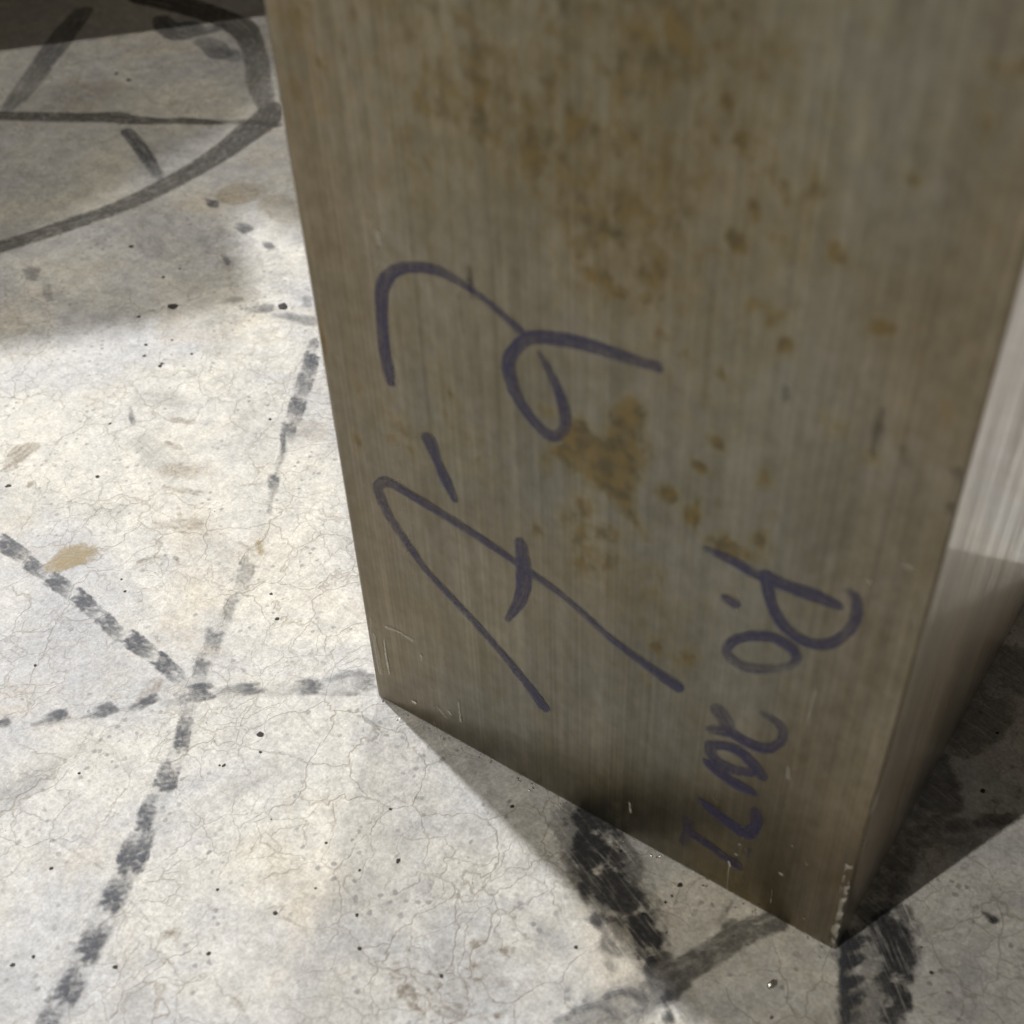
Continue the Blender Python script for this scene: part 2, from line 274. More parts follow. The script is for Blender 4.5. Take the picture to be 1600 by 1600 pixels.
# ------------------------------------------------------------------ data in millimetres
DATA = {"letters":[["large purple numeral 2 with a looped foot",[[[17.05,102.82,1.19,0.8],[16.93,106.31,1.54,0.9],[16.62,109.92,1.41,0.9],[16.91,116.24,1.33,1.0],[17.5,121.45,1.54,1.0],[18.83,125.06,1.39,1.0],[21.73,128.08,1.1,1.0],[26.06,130.07,1.1,0.85],[30.65,130.91,1.08,0.85],[34.06,130.45,0.91,0.85],[37.17,129.68,0.69,0.9],[40.69,128.38,0.69,1.0],[43.95,126.77,0.77,1.0],[46.72,125.22,1.0,1.0]],[[72.36,127.83,0.96,0.65],[67.38,127.54,1.11,0.7],[60.0,127.2,1.26,0.9],[54.62,126.31,1.36,1.0],[49.05,124.45,1.22,1.0],[45.85,121.1,1.16,1.0],[44.25,117.56,1.47,1.0],[44.59,114.22,1.5,1.0],[46.18,110.55,1.34,1.0],[49.04,107.36,1.2,1.0],[52.44,105.59,1.28,1.0],[55.0,107.61,0.99,0.85],[55.5,111.43,1.21,0.9],[54.5,115.27,1.14,1.0],[52.67,118.94,0.92,0.9],[50.62,121.98,0.61,0.7]]]],["short purple dash",[[[25.18,92.16,1.97,0.75],[26.64,87.82,1.21,1.0],[28.51,83.28,1.44,1.0],[29.96,79.98,0.94,0.9]]]],["large purple letter A",[[[49.35,30.38,1.68,1],[46.39,33.94,1.55,1.0],[42.84,37.46,1.29,0.95],[36.95,42.88,1.15,0.9],[29.01,49.11,1.15,0.9],[21.07,55.04,1.01,0.9],[16.59,60.32,1.25,0.9],[12.26,66.26,1.34,0.85],[10.4,71.32,1.61,0.7],[10.31,73.88,1.1,0.6],[13.2,76.05,1.37,0.7],[18.93,75.5,1.23,1.0],[29.45,73.72,1.21,1.0],[37.42,72.07,1.08,1.0],[44.67,70.14,0.97,0.9],[48.53,69.14,1.07,0.95],[51.81,68.24,1.06,0.95],[57.23,66.08,0.85,0.8],[65.85,61.61,0.95,0.85],[72.75,59.46,1.26,0.9],[77.47,58.05,1.56,1],[79.8,57.51,1.66,1]],[[45.34,76.27,1.41,0.8],[45.58,70.64,1.87,1.0],[45.51,65.32,1.76,1.0],[44.4,59.92,1.38,1.0],[42.68,55.76,0.99,1.0],[41.05,52.3,0.59,0.9]]]],["small purple letter P with an open bowl",[[[83.34,95.15,0.72,0.6],[86.3,95.08,1.03,0.9],[89.85,94.61,1.19,1.0],[92.22,94.07,0.94,0.9],[95.03,94.53,1.38,1.0],[98.69,94.57,1.37,1.0],[102.25,94.95,1.5,1.0],[106.31,95.11,1.11,1.0]],[[94.28,94.85,1.26,1.0],[94.73,92.12,1.21,1.0],[95.99,88.66,1.18,1.0],[98.08,85.64,1.28,1.0],[100.85,84.18,1.32,0.95],[103.71,84.18,1.25,1.0],[106.3,85.8,1.11,1.0],[108.32,88.99,0.9,0.9],[109.41,92.5,0.93,0.85],[109.54,95.91,1.1,0.8],[108.73,98.52,1.09,0.65],[107.21,98.91,0.58,0.4]]]],["small purple full stop",[[[87.72,85.77,1.1,0.7],[89.1,85.51,1.27,0.8]]]],["small purple letter O with a faded side",[[[93.14,79.61,1.1,1.0],[96.52,81.5,1.22,1.0],[99.47,81.32,1.35,1.0],[101.4,79.91,1.07,0.9],[100.87,77.11,0.7,0.5],[98.49,74.72,0.82,0.3],[95.41,72.5,1.14,0.65],[92.16,71.03,1.26,0.7],[89.58,71.94,1.28,0.7],[88.82,73.38,0.91,0.8],[90.08,76.68,0.93,0.9],[93.13,79.73,0.97,1.0]]]],["small purple curled letter C",[[[89.01,56.12,2.0,0.5],[90.32,54.35,2.01,0.6]],[[87.5,49.6,0.98,0.5],[89.74,51.0,1.5,0.7],[91.99,51.79,1.58,0.95],[94.34,51.39,1.5,1.0],[96.89,51.58,1.45,1.0],[99.31,52.73,1.2,0.8],[101.16,55.98,0.91,0.75],[101.31,59.35,1.12,0.7],[100.04,60.86,1.15,0.7],[97.25,61.28,0.75,0.55]]]],["small purple narrow numeral 0",[[[87.84,45.32,1.25,0.6],[90.66,47.18,1.29,0.95],[93.53,47.8,1.55,1.0],[96.28,46.4,1.62,1.0],[98.54,44.18,1.6,0.75]],[[87.84,45.32,1.14,0.6],[88.32,43.03,1.49,0.8],[89.95,41.59,1.62,0.85],[92.65,41.42,1.48,0.85],[96.05,42.92,1.23,0.8]]]],["small purple numeral 1",[[[87.36,39.85,0.87,0.7],[88.63,39.24,1.45,1.0],[90.84,38.22,1.65,1.0],[94.2,37.65,1.63,1.0],[97.17,37.72,1.23,1.0],[98.35,37.74,0.57,0.5]]]],["small purple letter L",[[[87.44,26.61,0.84,0.7],[89.07,25.99,1.46,1.0],[91.35,24.94,1.57,1.0],[95.21,23.75,1.77,1.0],[97.67,23.87,1.71,1.0],[99.17,27.1,1.14,0.95],[99.31,30.11,1.4,0.8],[98.92,32.39,1.26,0.6]]]],["faded small purple letter T",[[[84.67,17.9,1.24,0.35],[85.12,13.67,1.23,0.45],[84.42,9.15,0.99,0.4]],[[86.09,13.98,1.46,0.7],[89.42,13.22,1.46,0.85],[93.42,12.03,1.34,0.8],[96.68,11.52,1.55,0.7]],[[98.66,18.71,0.69,0.4],[98.56,16.58,0.75,0.35]]]]],
"tick":[[[37.29,133.85,0.35,0.5],[37.35,131.11,0.64,0.85],[37.39,127.94,0.43,0.5]],[[107.06,134.42,0.4,0.5],[107.17,131.11,0.77,0.6],[107.15,126.71,0.55,0.5]],[[110.99,129.39,0.58,0.35],[111.68,127.16,0.49,0.25]],[[118.68,128.93,0.85,0.45],[119.29,127.26,0.76,0.4]],[[118.99,122.63,0.69,0.5],[119.38,121.62,0.69,0.4]],[[34.63,127.73,0.3,0.3],[35.12,120.28,0.31,0.35]],[[93.08,131.95,0.61,0.4],[93.23,130.64,0.52,0.4]]],
"scratch":[[[5.44,24.73,0.2,0.5],[5.28,20.1,0.25,0.8],[5.28,15.47,0.3,1],[5.36,11.91,0.22,0.7]],[[2.24,24.13,0.5,0.35],[2.39,16.49,0.78,0.4],[2.53,10.78,0.62,0.3]],[[2.0,30.78,0.32,0.25],[1.54,21.26,0.33,0.3]],[[6.64,29.38,0.44,0.5],[10.62,29.96,0.36,0.4],[14.29,29.54,0.45,0.4]],[[12.0,6.19,0.47,1.0],[12.47,6.33,0.47,1.0]],[[16.29,25.71,0.32,0.5],[16.41,24.06,0.24,0.3]],[[25.91,15.94,0.24,0.4],[26.0,13.47,0.24,0.4],[26.13,8.79,0.32,0.6]],[[22.71,10.08,0.39,0.5],[23.29,9.38,0.29,0.5]],[[19.72,9.11,0.49,0.3],[21.62,7.46,0.49,0.25]],[[71.17,13.03,0.2,0.7],[71.6,9.82,0.27,0.8]],[[94.94,11.36,0.2,1],[95.35,10.04,0.27,1]],[[96.18,15.32,0.29,0.9],[96.35,15.01,0.29,0.9]],[[95.22,9.92,0.11,0.5],[95.56,-0.47,0.17,0.35]],[[105.98,16.81,0.3,1],[106.41,16.73,0.3,1]],[[107.1,27.87,0.19,0.6],[107.27,27.58,0.19,0.6]],[[110.63,24.48,0.21,0.5],[110.77,24.39,0.21,0.5]],[[96.67,19.26,0.23,0.7],[96.82,19.16,0.23,0.7]],[[104.98,9.64,0.1,0.4],[105.23,4.93,0.1,0.4]],[[112.4,5.87,0.24,0.4],[112.55,5.77,0.24,0.4]],[[110.39,103.05,0.33,0.35],[110.65,102.77,0.33,0.4]],[[115.11,108.94,0.48,0.2],[116.06,109.07,0.56,0.25]],[[103.52,50.34,0.41,0.25],[103.9,47.28,0.46,0.3]],[[105.65,74.2,0.28,0.2],[105.43,64.47,0.33,0.2]],[[18.65,134.11,0.69,0.3],[18.71,132.54,0.74,0.3]],[[118.29,101.44,0.12,0.2],[118.43,97.97,0.12,0.25]],[[94.77,14.79,0.11,0.5],[94.79,14.58,0.11,0.5]],[[96.62,25.58,0.11,0.4],[96.64,25.37,0.11,0.4]],[[119.25,14.8,0.47,0.64],[119.3,12.67,0.24,0.54]],[[118.38,8.8,0.19,0.89],[118.31,6.48,0.1,0.25]],[[119.34,20.34,0.3,0.78],[119.26,19.09,0.15,0.36]],[[118.63,30.79,0.19,0.82],[118.64,29.92,0.09,0.26]],[[119.33,15.12,0.12,0.44],[119.23,14.05,0.06,0.59]],[[119.48,6.91,0.29,0.43],[119.56,5.48,0.14,0.55]],[[118.66,14.23,0.19,0.88],[118.72,11.12,0.09,0.32]],[[118.01,23.02,0.15,0.47],[117.94,19.95,0.08,0.33]],[[118.78,7.96,0.49,0.5],[118.73,6.41,0.25,0.53]],[[118.94,19.49,0.21,0.61],[118.95,18.56,0.1,0.27]],[[118.04,27.14,0.17,0.31],[118.03,24.64,0.09,0.52]],[[118.84,23.57,0.3,0.59],[118.84,21.03,0.15,0.48]],[[119.02,14.57,0.18,0.91],[119.04,11.68,0.09,0.34]],[[119.24,24.4,0.31,0.6],[119.28,23.29,0.16,0.44]],[[119.09,9.52,0.29,0.36],[119.04,6.21,0.15,0.34]],[[118.95,14.99,0.17,0.9],[118.91,13.5,0.09,0.42]],[[119.14,25.89,0.11,0.77],[119.18,23.89,0.06,0.32]],[[118.97,19.28,0.51,0.94],[119.03,18.87,0.25,0.41]],[[119.29,22.38,0.19,0.57],[119.28,20.74,0.1,0.22]],[[118.84,4.74,0.16,0.52],[118.8,2.15,0.08,0.28]],[[119.46,3.34,0.32,0.58],[119.44,2.55,0.16,0.26]],[[119.38,7.57,0.25,0.9],[119.36,6.79,0.13,0.45]],[[117.98,30.87,0.31,0.61],[117.94,28.62,0.15,0.32]],[[119.14,22.47,0.15,0.83],[119.12,21.76,0.07,0.41]],[[118.26,30.68,0.12,0.48],[118.24,30.0,0.06,0.51]],[[119.12,6.55,0.23,0.82],[119.07,5.99,0.12,0.34]],[[118.86,15.62,0.35,0.48],[118.82,13.17,0.18,0.39]],[[119.3,9.97,0.49,0.92],[119.27,7.45,0.25,0.34]],[[118.94,31.29,0.17,0.48],[119.01,30.03,0.08,0.32]],[[118.8,18.65,0.42,0.53],[118.8,16.04,0.21,0.46]],[[119.05,10.71,0.2,0.75],[119.05,7.98,0.1,0.59]],[[119.24,3.88,0.42,0.94],[119.22,3.09,0.21,0.28]],[[119.04,23.99,0.11,0.77],[119.01,21.65,0.06,0.27]],[[118.98,9.4,0.41,0.91],[118.99,7.42,0.21,0.32]],[[119.96,55.09,0.14,0.3],[119.78,49.11,0.14,0.3]]],
"rust_poly":[[[51.88,101.43],[55.86,107.21],[57.54,111.54],[59.18,111.75],[60.13,109.62],[63.36,111.3],[65.52,116.45],[68.05,120.64],[70.33,118.02],[71.55,112.18],[70.09,107.45],[69.82,102.6],[68.84,97.25],[70.66,92.86],[67.48,95.45],[63.6,97.96],[59.72,99.38],[55.34,101.67]]],
"rust":[[55.62,172.29,31.78,15.89,0.6],[42.48,163.79,16.65,12.21,0.7],[53.38,160.73,13.88,7.97,0.76],[68.26,176.73,6.5,14.79,0.8],[65.12,153.16,14.43,18.06,0.66],[67.94,160.76,9.93,7.69,0.7],[36.38,172.67,9.06,5.66,0.66],[75.73,161.95,5.74,8.44,0.62],[27.55,155.14,7.73,18.43,0.4],[81.28,173.02,13.56,17.54,0.5],[36.22,170.82,13.51,8.72,0.6],[82.88,153.01,1.65,1.73,1.05],[80.48,150.56,1.2,1.18,0.9],[85.25,158.62,1.03,2.02,0.9],[80.05,171.89,1.17,1.17,0.95],[82.72,167.4,1.09,1.9,0.95],[97.54,155.67,1.49,1.46,1.1],[104.65,146.95,1.23,1.35,1.2],[83.2,130.59,1.41,1.25,1.0],[93.55,163.33,1.47,1.74,0.85],[89.4,162.13,1.07,1.95,0.9],[105.18,168.35,1.09,1.13,0.8],[92.17,139.36,1.19,1.88,0.95],[86.69,143.94,1.1,1.64,0.95],[89.96,143.33,1.76,1.84,0.8],[85.47,139.34,1.03,1.06,0.85],[63.27,139.91,1.97,1.33,0.9],[60.47,140.3,1.18,1.78,0.9],[65.29,138.72,1.84,1.22,1.0],[69.86,139.42,1.68,1.53,0.85],[51.9,110.99,1.96,1.38,0.8],[51.28,99.42,1.78,1.48,0.8],[49.21,81.41,1.46,2.33,0.85],[80.25,101.6,1.27,2.5,1.1],[75.62,103.4,2.32,1.38,1.0],[75.0,103.8,1.16,1.1,0.9],[91.71,114.3,1.57,1.5,1.0],[83.2,118.07,1.62,1.23,0.7],[64.27,88.47,3.49,2.8,0.85],[59.61,92.24,2.34,3.38,0.8],[61.72,80.73,5.3,4.93,0.72],[57.61,85.78,3.04,6.46,0.7],[71.28,91.38,1.39,1.5,0.85],[80.9,111.82,1.69,1.16,0.95],[88.42,97.51,3.7,1.96,0.8],[92.0,101.57,1.67,1.63,0.9],[6.57,83.71,1.73,2.15,0.85],[8.24,97.83,1.45,2.31,0.6],[20.14,89.79,5.28,5.09,0.5],[29.2,105.69,3.19,6.08,0.45],[34.06,94.52,4.87,9.75,0.45],[75.43,66.16,1.54,1.73,0.9],[81.68,66.23,1.79,1.54,0.95],[79.67,66.72,3.73,3.44,0.6],[73.45,55.38,1.3,1.47,0.7],[72.49,77.75,8.65,9.98,0.5],[106.84,125.75,1.36,1.12,0.6],[114.67,183.83,2.65,1.67,0.85],[111.61,178.74,1.12,2.06,0.75],[-16.62,-54.13,3.39,3.57,0.4],[0.49,107.4,1.81,3.83,1.05],[115.5,138.01,0.86,1.41,0.7],[99.59,128.95,1.4,1.55,0.6],[102.45,129.27,0.98,1.54,0.6],[65.74,12.91,7.93,7.07,0.3],[98.87,2.65,7.33,11.93,0.62],[11.27,161.56,1.94,1.52,0.7],[9.81,153.35,1.74,1.61,0.6],[6.72,168.57,4.12,4.22,0.55]],
"marks":{"tyre1":[[[-112.95,-17.7,0.48,0.27],[-115.49,-17.56,0.73,0.64],[-118.46,-17.39,0.81,0.97],[-121.95,-17.18,0.69,0.98]],[[-110.5,-16.7,0.48,0.33],[-115.1,-16.43,0.73,0.82],[-119.25,-16.19,0.81,0.97],[-123.31,-15.95,0.7,1.0]],[[-112.33,-15.45,0.54,0.26],[-116.01,-15.22,0.82,0.53],[-119.54,-15.01,0.92,0.97],[-123.19,-14.79,0.79,0.85]],[[-112.81,-14.27,0.48,0.37],[-116.51,-14.04,0.72,0.67],[-120.48,-13.79,0.81,0.97],[-124.93,-13.51,0.7,0.92]],[[-102.64,-18.97,0.41,0.21],[-105.4,-18.68,0.62,0.51],[-107.64,-18.44,0.69,0.92],[-109.61,-18.23,0.59,0.95]],[[-101.73,-18.12,0.45,0.33],[-105.35,-17.73,0.68,0.64],[-108.15,-17.42,0.75,0.92],[-110.47,-17.17,0.65,0.79]],[[-102.12,-17.12,0.41,0.32],[-105.69,-16.73,0.62,0.5],[-108.26,-16.45,0.69,0.92],[-110.18,-16.24,0.59,0.9]],[[-105.38,-15.8,0.41,0.34],[-106.91,-15.63,0.62,0.71],[-108.84,-15.42,0.69,0.92],[-111.23,-15.16,0.59,0.87]],[[-90.45,-19.76,0.36,0.34],[-93.8,-19.55,0.54,0.63],[-96.89,-19.35,0.6,1.09],[-99.96,-19.16,0.51,1.08]],[[-92.32,-18.74,0.37,0.32],[-94.6,-18.59,0.56,0.76],[-97.12,-18.43,0.63,1.09],[-99.97,-18.24,0.54,0.98]],[[-91.77,-17.87,0.4,0.33],[-94.68,-17.68,0.6,0.6],[-97.07,-17.52,0.67,1.09],[-99.21,-17.38,0.57,1.0]],[[-92.75,-16.9,0.36,0.35],[-95.22,-16.73,0.55,0.73],[-97.88,-16.55,0.61,1.09],[-100.88,-16.35,0.53,0.93]],[[-93.31,-15.95,0.35,0.27],[-95.63,-15.79,0.53,0.83],[-98.18,-15.62,0.59,1.09],[-101.07,-15.42,0.51,1.0]],[[-80.05,-20.93,0.38,0.35],[-82.49,-20.47,0.57,0.62],[-85.56,-19.88,0.64,1.09],[-89.33,-19.16,0.55,0.97]],[[-79.7,-19.94,0.34,0.47],[-82.5,-19.41,0.52,0.91],[-85.46,-18.84,0.58,1.09],[-88.74,-18.2,0.49,1.13]],[[-79.77,-18.87,0.39,0.36],[-82.63,-18.32,0.59,0.68],[-85.45,-17.77,0.65,1.09],[-88.42,-17.19,0.56,0.97]],[[-77.31,-18.29,0.41,0.38],[-82.0,-17.37,0.62,0.58],[-86.22,-16.54,0.69,1.09],[-90.34,-15.74,0.59,0.97]],[[-67.82,-23.03,0.37,0.25],[-71.04,-22.32,0.56,0.51],[-74.25,-21.61,0.63,0.93],[-77.66,-20.86,0.54,0.86]],[[-64.72,-22.73,0.34,0.38],[-70.15,-21.52,0.52,0.5],[-74.03,-20.66,0.58,0.93],[-76.86,-20.03,0.5,0.88]],[[-68.28,-20.94,0.4,0.36],[-71.29,-20.26,0.61,0.75],[-73.92,-19.67,0.68,0.93],[-76.41,-19.11,0.58,0.87]],[[-69.67,-19.62,0.34,0.38],[-71.77,-19.15,0.51,0.55],[-74.35,-18.56,0.57,0.93],[-77.49,-17.85,0.49,0.83]],[[-57.46,-23.17,0.34,0.28],[-59.76,-22.97,0.51,0.8],[-62.18,-22.77,0.57,1.09],[-64.88,-22.53,0.48,1.1]],[[-55.88,-22.37,0.42,0.3],[-59.46,-22.05,0.63,0.67],[-62.69,-21.77,0.71,1.09],[-65.85,-21.49,0.6,1.09]],[[-54.0,-21.59,0.36,0.38],[-59.06,-21.14,0.55,0.85],[-62.73,-20.81,0.62,1.09],[-65.5,-20.56,0.53,1.07]],[[-58.09,-20.27,0.37,0.47],[-60.48,-20.06,0.55,0.9],[-63.08,-19.82,0.62,1.09],[-66.0,-19.56,0.53,0.95]],[[-56.88,-19.43,0.34,0.42],[-60.3,-19.12,0.51,0.58],[-63.61,-18.81,0.57,1.09],[-67.06,-18.49,0.49,1.03]],[[-45.83,-24.55,0.29,0.45],[-48.58,-24.07,0.44,0.7],[-51.53,-23.56,0.49,1.09],[-54.83,-22.99,0.42,1.11]],[[-44.15,-24.02,0.27,0.26],[-48.14,-23.32,0.41,0.74],[-51.16,-22.79,0.46,1.09],[-53.59,-22.36,0.4,1.09]],[[-45.65,-22.92,0.31,0.4],[-48.66,-22.39,0.46,0.58],[-51.3,-21.93,0.51,1.09],[-53.79,-21.49,0.44,0.97]],[[-42.68,-22.62,0.31,0.44],[-47.83,-21.7,0.48,0.6],[-51.69,-21.02,0.53,1.09],[-54.73,-20.48,0.46,0.94]],[[-44.72,-21.42,0.33,0.33],[-48.52,-20.74,0.5,0.74],[-51.93,-20.13,0.56,1.09],[-55.24,-19.54,0.48,1.14]],[[-124.46,-14.87,1.45,0.06],[-79.43,-19.61,1.5,0.08],[-42.24,-23.5,1.38,0.12]]],
"tyre2":[[[-36.42,-26.83,0.36,0.31],[-32.89,-31.26,0.53,0.59],[-30.11,-34.74,0.59,1.0],[-27.74,-37.71,0.49,0.86]],[[-36.39,-28.2,0.34,0.31],[-33.43,-31.89,0.51,0.72],[-31.12,-34.77,0.56,1.0],[-29.18,-37.2,0.47,1.01]],[[-38.88,-26.41,0.25,0.39],[-34.71,-31.61,0.36,0.73],[-31.38,-35.75,0.4,1.0],[-28.49,-39.34,0.34,1.0]],[[-37.36,-29.63,0.36,0.35],[-34.81,-32.79,0.53,0.74],[-32.6,-35.53,0.59,1.0],[-30.51,-38.11,0.5,0.94]],[[-25.75,-41.23,0.32,0.31],[-24.35,-43.63,0.48,0.73],[-23.22,-45.57,0.53,0.99],[-22.22,-47.27,0.45,0.93]],[[-26.53,-41.66,0.31,0.38],[-25.21,-43.91,0.45,0.54],[-23.93,-46.08,0.5,0.99],[-22.62,-48.32,0.42,0.93]],[[-26.8,-42.96,0.3,0.27],[-25.92,-44.45,0.45,0.58],[-24.86,-46.25,0.49,0.99],[-23.59,-48.38,0.42,1.01]],[[-28.33,-42.12,0.33,0.38],[-27.0,-44.36,0.49,0.73],[-25.67,-46.6,0.54,0.99],[-24.25,-48.99,0.46,0.92]],[[-30.45,-40.31,0.29,0.3],[-28.26,-43.98,0.43,0.6],[-26.79,-46.43,0.47,0.99],[-25.8,-48.1,0.4,0.89]],[[-29.99,-42.82,0.32,0.28],[-28.76,-44.88,0.48,0.73],[-27.67,-46.69,0.53,0.99],[-26.64,-48.41,0.44,0.92]],[[-22.21,-52.05,0.24,0.37],[-21.35,-53.63,0.36,0.58],[-20.18,-55.77,0.4,1.02],[-18.7,-58.48,0.34,1.01]],[[-24.53,-49.46,0.31,0.28],[-22.59,-52.98,0.45,0.75],[-20.97,-55.94,0.5,1.02],[-19.48,-58.64,0.42,0.92]],[[-24.69,-50.81,0.35,0.43],[-23.2,-53.5,0.53,0.58],[-22.0,-55.68,0.58,1.02],[-20.95,-57.57,0.49,0.87]],[[-25.64,-50.71,0.28,0.35],[-24.04,-53.6,0.41,0.71],[-22.53,-56.32,0.45,1.02],[-21.0,-59.07,0.38,0.99]],[[-26.41,-50.94,0.3,0.26],[-24.83,-53.79,0.45,0.8],[-23.53,-56.12,0.49,1.02],[-22.37,-58.19,0.42,0.93]],[[-17.62,-57.34,0.39,0.45],[-15.49,-61.2,0.58,0.9],[-13.87,-64.14,0.64,1.09],[-12.54,-66.56,0.54,0.93]],[[-18.87,-57.28,0.44,0.46],[-16.61,-61.36,0.65,0.81],[-14.94,-64.37,0.72,1.09],[-13.62,-66.75,0.6,0.93]],[[-20.58,-56.41,0.33,0.4],[-17.86,-61.29,0.49,0.89],[-15.86,-64.88,0.54,1.09],[-14.28,-67.71,0.45,0.96]],[[-19.6,-60.36,0.33,0.3],[-18.33,-62.63,0.49,0.77],[-16.82,-65.31,0.54,1.09],[-15.05,-68.46,0.46,1.15]],[[-20.69,-60.6,0.39,0.35],[-19.4,-62.88,0.59,0.76],[-17.87,-65.6,0.65,1.09],[-16.05,-68.81,0.54,0.93]],[[-21.74,-60.91,0.45,0.37],[-20.47,-63.15,0.66,0.58],[-19.31,-65.19,0.73,1.09],[-18.16,-67.21,0.62,1.12]],[[-12.32,-69.48,0.28,0.26],[-11.25,-71.73,0.42,0.81],[-10.36,-73.6,0.46,1.09],[-9.56,-75.29,0.39,1.06]],[[-14.22,-67.54,0.38,0.43],[-12.44,-71.28,0.57,0.72],[-11.02,-74.26,0.62,1.09],[-9.79,-76.83,0.53,1.02]],[[-15.23,-67.49,0.36,0.26],[-13.36,-71.38,0.53,0.9],[-12.03,-74.16,0.59,1.09],[-11.03,-76.24,0.5,0.93]],[[-15.47,-69.03,0.27,0.29],[-14.06,-71.96,0.4,0.68],[-12.81,-74.55,0.44,1.09],[-11.61,-77.05,0.37,0.96]],[[-15.76,-70.49,0.38,0.38],[-14.78,-72.51,0.56,0.82],[-13.89,-74.33,0.62,1.09],[-13.03,-76.1,0.53,1.12]],[[-16.8,-70.37,0.26,0.33],[-15.72,-72.59,0.39,0.63],[-14.72,-74.62,0.44,1.09],[-13.75,-76.62,0.37,0.97]],[[-8.0,-78.7,0.4,0.42],[-6.94,-81.48,0.6,0.84],[-6.0,-83.96,0.66,1.09],[-5.09,-86.35,0.56,0.93]],[[-8.86,-79.0,0.36,0.41],[-7.84,-81.66,0.53,0.86],[-6.92,-84.04,0.59,1.09],[-6.04,-86.35,0.5,1.05]],[[-9.98,-78.63,0.39,0.48],[-8.82,-81.64,0.58,0.91],[-7.74,-84.42,0.64,1.09],[-6.67,-87.19,0.54,1.13]],[[-10.15,-80.71,0.35,0.35],[-9.51,-82.35,0.52,0.83],[-8.81,-84.14,0.58,1.09],[-8.03,-86.17,0.49,1.12]],[[-11.14,-80.69,0.27,0.42],[-10.45,-82.43,0.4,0.63],[-9.7,-84.34,0.44,1.09],[-8.86,-86.49,0.37,1.1]],[[-11.82,-81.45,0.32,0.28],[-11.31,-82.75,0.47,0.81],[-10.61,-84.52,0.52,1.09],[-9.72,-86.76,0.44,0.92]],[[-3.13,-90.06,0.37,0.36],[-2.54,-91.5,0.55,0.7],[-1.88,-93.12,0.61,1.06],[-1.12,-94.98,0.52,0.92]],[[-4.58,-88.89,0.36,0.25],[-3.61,-91.26,0.54,0.79],[-2.77,-93.31,0.59,1.06],[-1.97,-95.24,0.5,1.08]],[[-5.0,-90.26,0.31,0.44],[-4.37,-91.78,0.46,0.64],[-3.72,-93.36,0.51,1.06],[-3.0,-95.08,0.43,0.9]],[[-6.61,-88.76,0.32,0.41],[-5.49,-91.44,0.47,0.61],[-4.51,-93.8,0.52,1.06],[-3.58,-96.04,0.44,1.11]],[[-8.02,-87.76,0.35,0.39],[-6.55,-91.26,0.52,0.78],[-5.53,-93.69,0.58,1.06],[-4.8,-95.44,0.49,1.08]],[[-8.69,-88.53,0.29,0.36],[-7.39,-91.6,0.43,0.73],[-6.31,-94.16,0.48,1.06],[-5.33,-96.48,0.4,0.98]],[[-2.64,-95.87,0.25,0.21],[-1.38,-98.19,0.37,0.57],[-0.39,-100.01,0.41,0.85],[0.44,-101.54,0.35,0.78]],[[-2.56,-97.62,0.33,0.29],[-1.89,-98.85,0.5,0.45],[-1.04,-100.42,0.55,0.85],[0.01,-102.33,0.46,0.77]],[[-3.84,-96.89,0.24,0.33],[-2.8,-98.77,0.36,0.71],[-1.85,-100.5,0.4,0.85],[-0.92,-102.21,0.34,0.8]],[[-4.27,-97.69,0.26,0.2],[-3.46,-99.15,0.39,0.51],[-2.65,-100.63,0.43,0.85],[-1.78,-102.21,0.37,0.82]],[[-5.82,-96.48,0.28,0.29],[-4.46,-98.94,0.42,0.54],[-3.41,-100.83,0.46,0.85],[-2.54,-102.4,0.39,0.81]],[[-6.0,-97.73,0.23,0.34],[-5.05,-99.45,0.35,0.57],[-4.24,-100.89,0.38,0.85],[-3.51,-102.21,0.32,0.76]],[[-36.53,-26.94,1.93,0.12],[-25.99,-45.2,2.52,0.1],[-16.15,-65.62,3.04,0.12],[-8.01,-84.71,3.34,0.14],[-1.73,-101.82,3.18,0.14]]],
